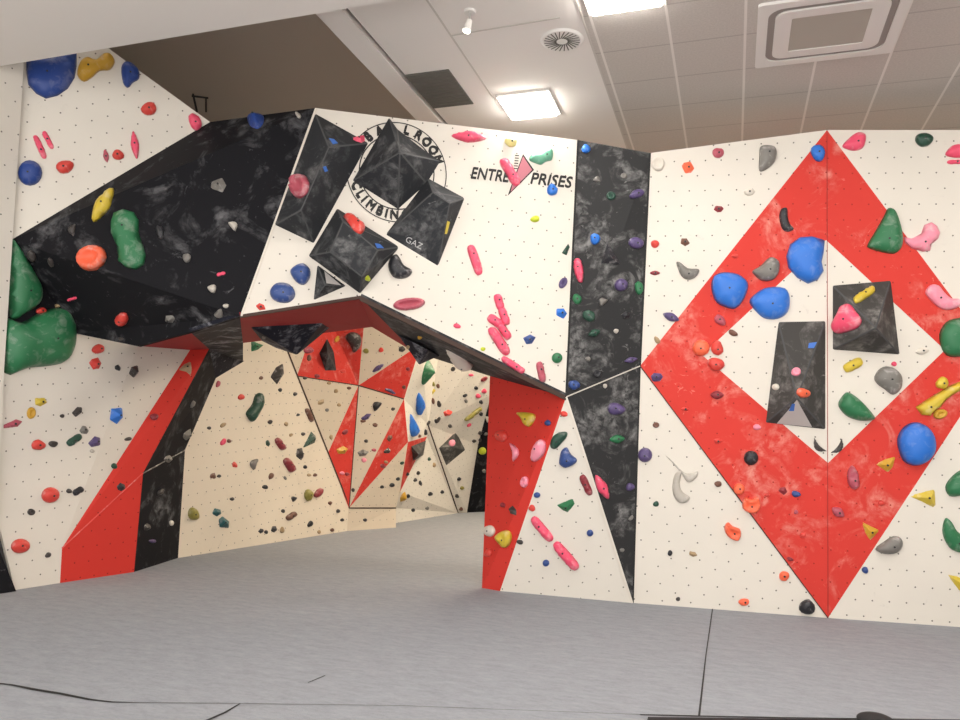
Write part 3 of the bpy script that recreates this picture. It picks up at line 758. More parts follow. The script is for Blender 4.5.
# ---- far cave wall
pg([(418,373),(421,362),(429,360),(434,372),(428,380),(423,385)], 'green', 'green pointed dome hold below the hanging volume in the cave', 'wedge', hk=1)
pg([(414,400),(416,391),(420,394),(424,403),(422,410),(418,415)], 'blue', 'upper of the two blue sail-shaped holds in the cave', 'ball'); pg([(408,414),(411,416),(418,430),(413,437),(408,430)], 'blue', 'lower of the two blue sail-shaped holds in the cave', 'ball')
q(433,391,9,7,-60,'yellow','w'); q(433,384,6,4,80,'olive'); q(438,386,6,4,80,'brown'); q(433,401,8,4,80,'brown'); q(439,404,8,5,80,'dark'); q(438,420,9,4,-55,'dark'); q(428,423,7,4,-55,'dark'); q(425,431,4,4,0,'black'); q(448,413,10,7,-20,'red','w')
q(473,414,21,4,-38,'olive','r'); q(478,396,6,6,0,'pink','b',hk=.9); q(484,391,6,6,0,'pink'); q(476,388,4,4,0,'black'); q(465,395.5,6,3.5,-25,'black'); q(466,401,5,4,80,'grey'); q(481,402,4,4,0,'black'); q(481,414,4,4,0,'black'); q(471,375,6,3.5,0,'pink'); q(484,379,9,5,-30,'maroon','q'); q(453,369,6,5,-60,'dark','q'); q(469,425,6,3.5,-40,'pink'); q(450,426,4,4,80,'dark')
q(425,432.5,7,5,70,'black'); q(419,436,5,4,0,'brown'); q(436,421,5,4,80,'black'); q(474,441,5,4,-20,'dark'); q(480,433,4,4,0,'dark'); q(480,440,4,4,0,'dark')
q(452,443,8,8,0,'lpink','o'); q(434,465,6,4,90,'tan'); q(429,459,5,4,60,'dgreen'); q(418,473,4,4,0,'dark'); q(415,480,4,4,0,'dark'); q(420,483,8,5,70,'black','w'); q(430,494,6,5,0,'black'); q(442,492,4,4,80,'black'); q(403,497,10,7,-60,'must','w'); q(408,496,4,4,0,'black'); q(413,510,4,4,0,'black'); q(427,508,4,4,0,'grey'); q(459,479,4,4,0,'black'); q(462,488,5,4,0,'olive'); q(457,496,4,4,-30,'dark'); q(461,509,4,4,0,'brown'); q(407,474,4,4,60,'black')
# ---- pillar: red side
pg([(517,413),(525,412),(535,414),(535,420),(530,427),(525,425),(522,419)], 'yellow', 'yellow two-lobed hold high on the red pillar side'); q(548,423,6,6,0,'navy'); q(502,436,12,12,0,'red','o'); q(514,452,19,5,80,'lpink','c'); q(539,451,24,11,-66,'lpink','b'); q(525,482,12,7,-80,'lpink','q')
q(513,511,10,8,60,'dark','w'); q(503,505,5,5,0,'maroon'); q(490,531,11,12,0,'white','o','white ball hold at the left edge of the red pillar'); pg([(495,537),(500,532),(508,530),(512,535),(511,543),(506,548),(500,545)], 'yellow', 'knobbly yellow hold low on the red pillar', rough=.14); q(489,553,9,7,-70,'red'); q(482.5,451,9,9,0,'lime','o','lime ball hold at the left edge of the pillar')
q(487,419,8,4,70,'white','c'); q(486,434,5,4,0,'grey'); q(484,471,4,4,0,'grey')
# ---- pillar: cream triangle
q(564,414,8,6,20,'red'); pg([(550,443),(553,436),(560,432),(567,432),(567,437),(562,443),(556,449),(551,448)], 'dgreen', 'green bean hold on the cream pillar face'); pg([(559,461),(561,451),(567,447),(571,454),(577,459),(575,464),(566,468),(560,465)], 'navy', 'blue scooped hold with chalked rim on the cream pillar face')
q(586,485,23,8,66,'maroon','r','dull red bar hold at the right edge of the cream pillar face'); q(602,487,28,11,62,'pink','g','pink and white long hold on the black wedge beside the pillar'); q(537,495,7,6,0,'navy','o'); pg([(556,505),(563,502),(573,498),(575,504),(568,513),(562,510)], 'green', 'green three-cornered hold on the cream pillar face', 'wedge', smooth=False, flat=True); q(532,508,7,7,0,'red')
q(542,529,31,10,50,'pink','r','upper of two long bright pink bar holds on the cream pillar face'); q(566,556,36,11,49,'pink','r','lower of two long bright pink bar holds on the cream pillar face'); q(546,563,7,7,0,'navy','o'); q(590,533,7,7,0,'navy','o'); q(520,542,7,5,20,'dark')
# ---- black wedge beside the pillar
q(574,385,12,10,0,'navy','b'); q(616,409,18,13,0,'purple','b'); q(617,439,16,9,-5,'green','g'); q(630,487,9,8,-50,'purple'); q(622,550,5,4,0,'grey'); q(631,518,6,4,-50,'grey'); q(605,386,4,4,0,'lgrey')
# ---- black strip
q(586,149,9,9,0,'blue'); q(637,194,15,9,-15,'purple'); q(611,196,10,9,0,'dgreen','q'); q(595,239,11,11,0,'blue','b'); q(636,243,16,12,10,'purple','o'); q(579,270,27,10,82,'pink','b', 'long pink hold on the left edge of the black strip'); q(621,285,14,13,-20,'purple','o'); q(639,288,14,9,80,'green'); q(577,299,11,9,80,'green'); q(589,316,14,12,40,'dgreen','b'); q(594,333,13,8,-20,'dgreen','g'); q(631,360,14,6,-12,'purple','g'); q(616,331,5,5,0,'lgrey'); q(588,359,6,5,0,'grey'); q(597,180,8,5,10,'grey','c'); q(624,176,7,6,0,'grey','q')
pg([(608,240),(620,264),(600,264)], 'black', 'black triangular hold with chalked edges on the black strip', 'wedge', smooth=False, flat=True, shape='angular'); q(603,302,10,6,-40,'grey','c'); q(626,315,12,8,-30,'black','w'); q(597,374,9,8,0,'black','q')
# ---- arch front
q(360,139,16,9,-4,'pink','w','pink hold at the right corner of the tall left volume'); q(301,187,18,25,5,'dpink','u','dusky red cup-shaped hold on the tall left volume'); pg([(344,215),(351,216),(358,222),(365,228),(361,235),(353,231),(347,223)], 'red', 'red hold on the top edge of the black slab volume')
q(367,278,6,6,0,'lime'); pg([(290,272),(294,266),(303,263),(310,269),(310,278),(304,285),(296,282)], 'navy', 'upper right of the two blue holds above the left lip'); pg([(270,290),(276,283),(287,283),(294,289),(295,297),(288,303),(277,302),(271,297)], 'navy', 'lower left of the two blue holds above the left lip')
pg([(388,267),(390,258),(396,254),(400,258),(404,265),(412,270),(410,276),(402,279),(393,277)], 'black', 'black bean-shaped hold right of the slab volume', 'ball'); q(409,304,33,13,-6,'dpink','q','dusky pink elongated ring hold above the right lip'); q(261,307,11,8,30,'red','w'); q(221,274,9,4,-15,'pink','r'); q(212,289,9,7,40,'lgrey','c'); q(226,306,6,5,0,'lgrey'); q(233,226,11,6,50,'lgrey','c'); q(511,142,14,10,0,'pyellow','b'); q(469,137,36,12,4,'pink','g','long pink hold at the top of the arch front'); q(510,172,32,11,60,'pink','r','pink ribbed bar hold over the ENTRE PRISES lettering')
pg([(529,160),(532,154),(540,152.5),(544,150),(550,148),(553,152),(552,160),(546,162),(541,165),(534,163)], 'lgreen', 'chalky green knobbly hold above the lettering'); q(552,190,11,12,0,'blue'); q(535,219,9,7,0,'lime'); pg([(568,243),(570,247),(567,256),(561,253)], 'dgreen', shape='angular', flat=True, smooth=False, prof='wedge'); q(475,260,32,10,72,'pink','r','pink bar hold in the middle of the arch front')
q(563,283,12,8,-60,'purple','q'); q(561,313,12,12,0,'blue','w'); q(529,339,14,10,-20,'navy','w'); q(557,358,11,11,0,'green','o'); q(457,326,8,5,20,'pink'); q(483,349,6,5,0,'lime'); q(541,372,22,8,78,'dpink','r')
q(499,302,17,9,75,'pink','r','topmost hold of the pink chain on the arch front'); q(504,316,20,9,70,'pink','r'); q(495,321,17,10,35,'pink','r'); q(504,331,20,9,55,'pink','r'); q(499,341,33,11,57,'pink','r','longest hold of the pink chain on the arch front'); q(513,365,28,8,33,'pink','r','lowest hold of the pink chain, lying on the lip')
# ---- right wall, left half
q(658,164,14,15,0,'white','u','white ring hold at the top left corner of the diamond wall'); q(688,167,14,13,0,'orange','w'); q(718,153,12,11,0,'dpink','b'); pg([(760,147),(767,145),(775,147),(777,154),(774,163),(766,170),(759,171),(759,158)], 'grey', 'grey half-moon hold at the top of the diamond wall'); q(749,192,12,7,0,'white'); q(719,209,10,8,0,'maroon','w')
pg([(779,218),(781,209),(787,208),(788,217),(790,224),(794,229),(788,232),(782,229)], 'black', 'black curved hold on the red band near the diamond top'); q(655,244,9,8,0,'red'); q(685,242,10,8,20,'brown','w'); q(735,256,7,5,0,'red'); pg([(676,263),(680,262),(688,268),(699,269),(697,276),(689,280),(681,276)], 'grey', 'grey sloping jug hold left of the diamond')
q(655,273,11,5,0,'maroon','g'); pg([(711,287),(714,276),(724,272),(738,274),(747,281),(748,289),(743,301),(735,309),(724,307),(715,301)], 'blue', 'big blue round hold at left of the blue trio', 'ball', hk=.65)
pg([(752,271),(760,266),(770,257),(779,261),(779,272),(773,280),(762,281),(755,276)], 'grey', 'grey half-moon hold between the big blue holds'); pg([(749,302),(756,293),(768,287),(785,288),(790,298),(788,312),(778,319),(766,319),(758,314)], 'blue', 'big blue lemon-shaped hold, lowest of the blue trio', 'ball', hk=.6)
pg([(786,256),(790,244),(800,237),(812,236),(825,240),(824,252),(822,262),(824,271),(818,280),(808,284),(797,278),(788,268)], 'blue', 'big blue notched hold, topmost of the blue trio', 'ball', hk=.6, bolt=False)
q(671,317,18,9,22,'purple','g'); q(720,320,14,9,45,'dpink'); q(733,333,10,6,25,'brown'); q(657,340,9,5,55,'tan'); q(701,348,18,17,0,'orange','o','orange ball hold at the left corner of the diamond'); q(717,348,13,16,0,'red','b'); q(716,364,17,14,10,'red','b','pinkish red hold hanging below the two orange-red holds'); q(657,377,13,11,0,'purple','w'); q(717,395,14,9,0,'maroon','g'); q(685,409,10,4,5,'red','w'); q(718,441,10,6,0,'red','w'); q(656,425,7,6,0,'brown','q')
q(645,455,15,15,0,'purple','o','purple ball hold on the seam beside the black wedge'); q(751,458,15,15,0,'black','o','black round hold on the lower left red band')
pg([(665,455),(674,462),(684,472),(692,473),(698,471),(697,477),(691,482),(686,481),(681,473),(673,464)], 'lgrey', 'pale grey horn-shaped hold with thin tail', bolt=False); pg([(675,474),(682,471),(680,484),(683,492),(690,497),(687,502),(680,503),(674,497),(672,486)], 'lgrey', 'pale grey crescent hold below the horn-shaped hold', bolt=False)
q(718,484,8,6,0,'brown'); q(656,504,6,6,0,'dgreen'); q(739,489,12,12,30,'orange','o'); pg([(742,503),(745,497),(751,499),(757,496),(760,501),(760,508),(756,513),(749,513),(743,509)], 'orange', 'orange notched bowl hold on the edge of the red band', 'cup'); pg([(724,527),(728,522),(733,526),(740,529),(741,536),(738,541),(731,539),(726,534)], 'orange', 'orange ear-shaped hold below the lower left red band','cup'); q(670,553,5,6,0,'black'); q(693,554,11,6,20,'tan','w'); q(783,491,10,9,20,'maroon','w'); q(796,494,9,7,10,'navy'); q(767,495,6,4,0,'red')
q(784,576,11,10,0,'orange'); q(744,602,11,8,0,'orange'); q(790,559,7,4,20,'maroon'); q(807,607,17,15,30,'black','b','black pebble hold at the floor beside the diamond foot'); q(678,599,4,4,0,'dark'); q(803,535,7,6,0,'red'); q(796,512,4,4,0,'dpink')
q(757,427,8,6,0,'lpink'); q(776,387,7,7,0,'white','o'); q(796,372,10,9,0,'lpink','u'); q(803,393,13,10,10,'orange','b')
# ---- right wall, right half
q(818,153,15,17,-20,'blue','b','blue egg-shaped hold just below the diamond tip'); pg([(842,146),(850,137),(858,132),(865,134),(866,140),(863,148),(856,151),(848,150)], 'pink', 'pink leaf-shaped hold right of the diamond tip', hk=.6); pg([(915,138),(918,134),(925,133),(932,136),(933,141),(928,146),(921,147),(916,143)], 'dgreen', 'grey-green jug hold on the top right cream panel')
pg([(945,155),(950,147),(958,144),(968,146),(968,157),(955,158)], 'pink', 'upper pink hold at the top right border'); q(955,162,16,5,-2,'pink','r','thin lower pink hold at the top right border')
pg([(867,245),(875,231),(883,217),(888,208),(895,210),(900,222),(903,236),(902,247),(894,254),(880,252),(870,249)], 'green', 'big green sail-shaped hold on the upper right red band', 'ball', hk=.6)
pg([(903,236),(912,238),(921,233),(924,225),(931,222),(937,226),(940,233),(938,239),(932,244),(930,251),(922,252),(912,249),(905,243)], 'lpink', 'pink curled hold right of the big green sail-shaped hold', hk=.7, rough=.06); pg([(925,293),(930,285),(938,285),(944,292),(951,298),(960,299),(960,306),(950,310),(941,309),(933,303)], 'lpink', 'pink curled hold lower on the right red band', hk=.7, rough=.06)
q(864,295,25,9,-32,'yellow','r','yellow bar hold on the square volume'); pg([(832,324),(837,314),(842,305),(850,304),(856,311),(862,320),(858,328),(848,332),(838,334),(833,331)], 'pink', 'pink triangular rounded hold on the square volume', hk=.6)
pg([(939,334),(946,322),(957,318),(970,318),(972,340),(966,355),(950,357),(942,350)], 'green', 'large green block hold at the right border', 'ball', hk=.7); q(853,365,21,11,-27,'yellow','r','yellow bar hold below the square volume'); q(922,351,14,7,-10,'white','g'); q(894,364,6,5,0,'pink')
pg([(874,378),(878,370),(886,366),(896,369),(902,377),(901,389),(893,395),(885,390),(877,384)], 'grey', 'round chalky grey hold right of centre in the diamond', 'ball', hk=.7); pg([(838,405),(842,396),(848,392),(858,398),(868,408),(875,418),(868,421),(856,420),(845,415)], 'green', 'green teardrop hold in the lower half of the diamond', hk=.9, bolt=False)
q(942,383,13,13,0,'yellow','b'); pg([(915,407),(922,402),(935,394),(948,386),(962,380),(975,378),(975,388),(960,391),(949,398),(940,408),(930,416),(921,415)], 'yellow', 'long yellow club-shaped hold across the right red band'); q(940,414,15,10,-15,'must','q','mustard ring hold under the long yellow hold')
pg([(897,444),(899,433),(906,425),(916,422),(927,426),(934,436),(935,450),(928,461),(916,466),(903,461)], 'blue', 'big glossy blue ball hold on the lower right red band', 'ball', hk=.8, bolt=False); q(819,446,18,5,227,'dark','c'); q(838,447,18,5,128,'dark','c')
pg([(875,464),(885,459),(896,456),(893,467),(888,473),(881,468)], 'must', 'yellow pyramid hold left of the big blue ball', 'wedge', smooth=False, flat=True, shape='angular'); q(853,478,24,13,84,'dpink','b'); q(838,512,15,10,35,'dpink','g'); q(881,503,7,6,0,'red')
pg([(908,496),(925,491),(935,489),(936,505),(933,508),(922,502)], 'yellow', 'yellow pyramid hold on the right edge of the red band', 'wedge', smooth=False, flat=True, shape='angular'); pg([(861,521),(871,526),(880,530),(873,538),(870,541),(865,533)], 'must', 'yellow pyramid hold above the grey teardrop hold', 'wedge', smooth=False, flat=True, shape='angular')
pg([(875,549),(883,542),(893,536),(901,538),(902,546),(896,553),(884,554)], 'grey', 'grey teardrop hold on the right edge of the diamond foot', hk=.9); q(865,570,7,7,20,'navy')
pg([(945,487),(950,478),(960,470),(972,468),(975,492),(960,496),(949,496)], 'green', 'green rounded hold at the right border above the green crescent', 'ball'); pg([(942,530),(945,518),(951,521),(957,531),(968,540),(966,553),(952,550),(945,541)], 'green', 'green crescent hold at the right border', 'ball'); pg([(946,574),(957,576),(970,582),(966,594),(958,590)], 'yellow', 'yellow pyramid hold at the right border near the floor', 'wedge', smooth=False, flat=True)
# ---- on the arch underside
q(420,337,6,5,0,'must','q'); pg([(445,346),(452,346),(462,354),(473,366),(465,369),(454,363)], 'white', 'white elongated hold on the underside of the right arch limb', sid='und'); q(264,337,4,4,0,'grey')

# ------------------------------------------------------------------ labels for every hold
WHERE = {'dl': 'the cream panel left of the diamond', 'dc': 'the cream centre of the diamond', 'dr_l': 'the left red band of the diamond', 'dr_r': 'the right red band of the diamond',
 'wr_t': 'the cream panel at top right', 'wr_b': 'the cream panel at bottom right', 'fr': 'the cream arch front', 'cw': 'the cream pillar face', 'cr': 'the red pillar side',
 'bs': 'the black strip', 'bl': 'the black wedge beside the pillar', 'so': 'the arch underside', 'sr': 'the arch underside', 'bk': 'the black overhang', 'lu': 'the upper left cream panel',
 'll': 'the lower left cream panel', 'lt': 'the lower left cream panel', 'lr': 'the left red band', 'lb': 'the left black band', 'lk': 'the left black band', 'ls': 'the left overhang underside', 'ln': 'the left overhang underside',
 'lz': 'the left floor corner', 'ns': 'the near strip', 'ca': 'the cave side wall', 'kb': 'the cave back wall', 'fa': 'the far cave wall', 'fb': 'the far cave wall', 'fk': 'the black cave corner',
 'vol': 'a black volume', 'und': 'a volume under the arch'}
for h in HOLDS:
    h['where'] = WHERE[h['sid']]
    s = h['big']*h['dz']/7.5
    h['size'] = 'tiny' if s < 6.5 else 'small' if s < 11.5 else 'medium' if s < 22 else 'large'
    h['desc'] = '%s %s %s hold' % (h['size'], h['colour'], h['shape']); h['gkey'] = '%s holds on %s' % ('climbing', h['where'])
used = set(h['label'] for h in HOLDS if h['label'])
ORD = ['', 'second', 'third', 'fourth', 'fifth', 'sixth', 'seventh', 'eighth', 'ninth', 'tenth']
def ok(l): return l not in used and 4 <= len(l.replace('-', ' ').split()) <= 16
def short(h):
    return h['anchor']
for h in HOLDS: h['anchor'] = None
def uniq(field):
    from collections import Counter
    return Counter((h[field], h['where']) for h in HOLDS if True)
cnt = uniq('desc')
for h in HOLDS:
    if h['label']: h['anchor'] = h['label']; continue
    if cnt[(h['desc'], h['where'])] == 1:
        l = '%s on %s' % (h['desc'], h['where']); h['label'] = l; used.add(l); h['anchor'] = 'the '+h['desc']
for h in HOLDS:
    if h['label']: continue
    same = [g for g in HOLDS if g['desc'] == h['desc'] and g['where'] == h['where']]
    cand = []
    for nm, key in (('highest', lambda g: g['y']), ('lowest', lambda g: -g['y']), ('leftmost', lambda g: g['x']), ('rightmost', lambda g: -g['x'])):
        so = sorted(same, key=key)
        if so[0] is h and len(so) > 1 and abs(key(so[1])-key(so[0])) > 2: cand.append('%s %s on %s' % (nm, h['desc'], h['where']))
    near = sorted([g for g in HOLDS if g is not h and g['anchor'] and g['where'] == h['where'] and len(g['anchor'].split()) <= 7], key=lambda g: (g['x']-h['x'])**2+(g['y']-h['y'])**2)
    rel = []
    for g in near[:3]:
        dx, dy = h['x']-g['x'], h['y']-g['y']
        pos = ('left of' if dx < 0 else 'right of') if abs(dx) > abs(dy) else ('above' if dy < 0 else 'below')
        an = g['anchor'] if g['anchor'].startswith('the ') else 'the '+g['anchor']
        rel.append('%s %s %s, on %s' % (h['desc'], pos, an, h['where']))
    if len(same) > 2: cand = rel[:1]+cand+rel[1:] if not cand else cand+rel
    else: cand = cand+rel
    for nm, key in (('from the left', lambda g: g['x']), ('from the top', lambda g: g['y'])):
        so = sorted(same, key=key); k = so.index(h)
        if 0 < k < 10: cand.append('%s %s %s on %s' % (ORD[k], h['desc'], nm, h['where']))
        so = so[::-1]; k = so.index(h); nm = nm.replace('left', 'right').replace('top', 'bottom')
        if 0 < k < 10: cand.append('%s %s %s on %s' % (ORD[k], h['desc'], nm, h['where']))
    for l in cand:
        if ok(l): h['label'] = l; used.add(l); break
    if not h['label']: h['label'] = cand[0]; print('NOLABEL', cand)
for h in HOLDS:
    h['o']['label'] = h['label'] if h['label'] else 'hold'
    h['o']['group'] = 'climbing holds on '+h['where']
print('HOLDS', len(HOLDS), max(len(h['label'].split()) for h in HOLDS))

# ------------------------------------------------------------------ floor
m = new_mat('grey_mat_carpet', (.2, .204, .214, 1), .95, .1); b = N(m); co = coords(b, 'Object')
mp = b.n('ShaderNodeMapping'); mp.inputs['Rotation'].default_value = (0, 0, -AZ); mp.inputs['Scale'].default_value = (1, 2.6, 1); b.l(co, mp.inputs[0])
f1_ = b.ramp(b.noise(mp.outputs[0], 5.5, 8, .85), .35, .65); f2_ = b.ramp(b.noise(co, 28, 6, .9), .42, .62)
c_ = b.mix(f1_, (.235, .248, .272, 1), (.335, .35, .378, 1)); c_ = b.mix(b.math('MULTIPLY', f2_, .4), c_, (.36, .365, .38, 1))
b.l(c_, b.b.inputs['Base Color']); bump(b, b.noise(co, 120, 3), .4, .006)
def slab(name, x0, x1, y0, y1, z0, z1, mat, kind='structure'):
    o = box(name, ((x0+x1)/2, (y0+y1)/2, (z0+z1)/2), (x1-x0, y1-y0, z1-z0), mat)
    if kind: o['kind'] = kind
    return o
slab('floor', -9, 7.0, -3.0, 20.0, -.3, 0, m)
def floor_strip(pxs, wd, nm):
    """thin black gap strip along a pixel polyline; wd = metres, per point"""
    P3 = [Fl(*p) for p in pxs]; L_, R_ = [], []
    for i, p in enumerate(P3):
        d = (P3[min(i+1, len(P3)-1)]-P3[max(i-1, 0)]).normalized(); s = d.cross(UP)*wd[i]*.5
        L_.append(p-s); R_.append(p+s)
    vs = [v+UP*.003 for v in L_+R_]; n_ = len(P3)
    fs = [(i, i+1, n_+i+1, n_+i) for i in range(n_-1)]
    vs2 = vs+[v-UP*.006 for v in vs]; k = len(vs)
    fs2 = [tuple(reversed(f)) for f in fs]+[tuple(k+i for i in f) for f in fs]
    me = mesh_from(nm, vs2, fs2); me.materials.append(MAT['seam'])
    bm = bmesh.new(); bm.from_mesh(me); bmesh.ops.recalc_face_normals(bm, faces=bm.faces)
    bm.to_mesh(me); bm.free()
    o = bpy.data.objects.new(nm, me); C.objects.link(o); o['kind'] = 'structure'; return o
floor_strip([(-20, 682), (10, 685), (35, 690), (60, 694), (90, 700), (112, 702.5), (140, 703)], [.012, .02, .03, .028, .022, .016, .006], 'trim_1')
floor_strip([(140, 703), (240, 704), (400, 706), (640, 715)], [.006, .005, .004, .004], 'trim_2')
floor_strip([(200, 724), (225, 713), (240, 704)], [.022, .018, .010], 'trim_3')
floor_strip([(308, 683), (325, 676)], [.008, .010], 'trim_4')
floor_strip([(713, 606), (706, 655), (699, 717)], [.010, .008, .012], 'trim_5')
floor_strip([(640, 715.2), (700, 716.6), (800, 718.5), (960, 720.5), (1100, 722)], [.02, .02, .02, .02, .02], 'trim_6')
# dark rubber edge past the end of the mats, bottom right
pr = [Fl(648, 718)+UP*.006, Fl(1100, 724)+UP*.006, Fl(1100, 760)+UP*.006, Fl(640, 752)+UP*.006]
o = solid('rubber_edge_mat', pr, new_mat('dark_rubber', (.012, .012, .013, 1), .7), None, th=.006, face_eye=True)
tag(o, 'dark rubber edging at the bottom right where the grey mats end', 'mat')
bm = bmesh.new(); bmesh.ops.create_uvsphere(bm, u_segments=24, v_segments=12, radius=.10); bmesh.ops.scale(bm, vec=(1, 1, .35), verts=bm.verts)
me = bpy.data.meshes.new('black_pad'); bm.to_mesh(me); bm.free(); me.materials.append(MAT['seam'])
for p in me.polygons: p.use_smooth = True
o = bpy.data.objects.new('black_pad', me); C.objects.link(o); o.location = Fl(876, 727)+UP*.036
tag(o, 'black rounded pad cut by the bottom border of the photo', 'pad')

# ------------------------------------------------------------------ ceiling (room axes)
ZC = 5.0
plaster = new_mat('white_plaster_ceiling', (.78, .745, .71, 1), .8, .2)
tile = new_mat('ceiling_tiles', (.5, .47, .43, 1), .85, .1); b = N(tile)
geo = b.n('ShaderNodeNewGeometry').outputs['Position']; sp = b.n('ShaderNodeSeparateXYZ'); b.l(geo, sp.inputs[0])
def gridline(v, off, wd):
    t = b.math('FRACT', b.math('DIVIDE', b.math('SUBTRACT', v, off-30), .6))
    return b.math('LESS_THAN', t, wd/.6)
gx = gridline(sp.outputs[0], .675, .022); gy = gridline(sp.outputs[1], 6.90-.6*1-.01, .016)
co = coords(b, 'Object')
base_t = b.mix(b.ramp(b.noise(co, 60, 4, .7), .35, .65), (.50, .465, .43, 1), (.58, .54, .50, 1))
cg = b.mix(gy, base_t, (.42, .39, .36, 1)); cg = b.mix(gx, cg, (.74, .70, .66, 1)); b.l(cg, b.b.inputs['Base Color'])
dark_ceil = new_mat('dull_recess_paint', (.42, .38, .33, 1), .9, .1)
XB = -1.18; XR0, XR1 = -3.28, -3.06; YB = 5.09
slab('ceiling', XB, 7.0, -3.0, 20.0, ZC, ZC+.15, tile)
slab('ceiling', XR1+.06, XB, -3.0, 20.0, ZC, ZC+.15, plaster)
slab('trim_7', XR0, XR1+.02, YB-.2, 20.0, ZC-.02, ZC+.9, plaster)
slab('trim_8', XR1+.02, XR1+.06, YB-.2, 20.0, ZC+.04, ZC+.2, MAT['seam'])
slab('ceiling', -9, XR0, YB-.2, 20.0, ZC+.75, ZC+.9, dark_ceil)
slab('trim_9', -9, -2.1, -3.0, 4.655, 4.7, ZC+.9, plaster)
# joints in the plaster ceiling
def zline(a, b_, wd, nm, mat, dz=.004):
    A, Bq = Pz(*a, ZC), Pz(*b_, ZC); d = (Bq-A).normalized(); s = d.cross(UP)*wd*.5
    return tag(solid(nm, [p-UP*dz for p in (A-s, Bq-s, Bq+s, A+s)], mat, None, th=-.003), kind='structure')
jm = new_mat('ceiling_joint', (.56, .53, .49, 1), .8)
slab('trim_10', -2.33, -2.312, 3.0, 7.2, ZC-.004, ZC, jm); zline((452, 35), (560, 17), .015, 'trim_11', jm)
slab('trim_12', XB-.008, XB+.008, 3, 12, ZC-.006, ZC, jm)

# room shell beyond the climbing walls
shell = new_mat('room_wall_paint', (.5, .46, .41, 1), .85, .15)
slab('wall_left', -9.2, -9.0, -3.0, 20.0, -.3, 5.9, shell)
slab('wall_right', 7.0, 7.2, -3.0, 20.0, -.3, 5.9, shell)
slab('wall_back', -9.2, 7.2, 20.0, 20.2, -.3, 5.9, shell)

# ------------------------------------------------------------------ ceiling fittings
def emis(name, col, st):
    m_ = bpy.data.materials.new(name); m_.use_nodes = True; b_ = m_.node_tree.nodes['Principled BSDF']
    b_.inputs['Base Color'].default_value = (.8, .8, .8, 1); b_.inputs['Emission Color'].default_value = col+(1,); b_.inputs['Emission Strength'].default_value = st
    return m_
LIGHT = emis('lit_diffuser', (1.0, .95, .89), 46.0)
white_metal = new_mat('white_metal', (.72, .70, .67, 1), .5)
def panel_light(x, y, label, sx=.56, sy=.56, mat=None, z=ZC):
    e_ = empty('ceiling_light', (x, y, z), label, 'ceiling light', 'ceiling lights')
    bm = bmesh.new()
    for (cx, cy, lx, ly) in ((0, sy/2+.012, sx+.05, .025), (0, -sy/2-.012, sx+.05, .025), (sx/2+.012, 0, .025, sy), (-sx/2-.012, 0, .025, sy)):
        r = bmesh.ops.create_cube(bm, size=1, matrix=Matrix.Translation((cx, cy, -.010)) @ Matrix.Diagonal((lx, ly, .02, 1)))
    me_ = bpy.data.meshes.new('frame'); bm.to_mesh(me_); bm.free(); me_.materials.append(white_metal)
    fo = bpy.data.objects.new('frame', me_); C.objects.link(fo); fo.parent = e_
    bm = bmesh.new(); bmesh.ops.create_cube(bm, size=1, matrix=Matrix.Translation((0, 0, -.022)) @ Matrix.Diagonal((sx-.02, sy-.02, .042, 1)))
    me_ = bpy.data.meshes.new('diffuser'); bm.to_mesh(me_); bm.free(); me_.materials.append(mat or LIGHT)
    do = bpy.data.objects.new('diffuser', me_); C.objects.link(do); do.parent = e_
    return e_
lc_ = Pz(529, 104, ZC); panel_light(lc_.x, lc_.y, 'lit square ceiling light above the arch lettering', .50, .50)
panel_light(-.81, 5.37, 'lit square ceiling light cut by the top border')
for i, (x, y) in enumerate([(1.57, 3.65), (3.37, 5.45), (-.83, 2.45), (1.57, .05), (4.57, 2.45), (-2.6, 3.4), (-.83, -.55)]):
    panel_light(x, y, 'lit square ceiling light above the mats nearer the viewer')
LC = emis('lit_diffuser_cave', (1.0, .86, .66), 58.0)
for i, (x, y) in enumerate([(-2.3, 11.0), (-3.2, 14.5), (.5, 11.5)]):
    panel_light(x, y, 'lit square ceiling light behind the climbing arch', mat=LC, sx=.9, sy=.9)
# square dark grille
e_ = empty('ceiling_vent', Pz(438, 88, ZC), 'dark grey square ceiling grille beside the plaster joint', 'ceiling vent')
gm = new_mat('grille_grey', (.13, .125, .11, 1), .8)
pts = [Pz(407, 75, ZC), Pz(452, 68, ZC), Pz(470, 103, ZC), Pz(432, 108, ZC)]
x0 = (pts[0].x+pts[3].x)/2; x1 = (pts[1].x+pts[2].x)/2; y0 = (pts[0].y+pts[1].y)/2; y1 = (pts[2].y+pts[3].y)/2
box('panel', ((x0+x1)/2, (y0+y1)/2, ZC-.006), (x1-x0, y1-y0, .012), gm, e_)
for k in range(12): box('slat', ((x0+x1)/2, y0+(k+.5)*(y1-y0)/12, ZC-.015), (x1-x0-.02, .012, .006), gm, e_)
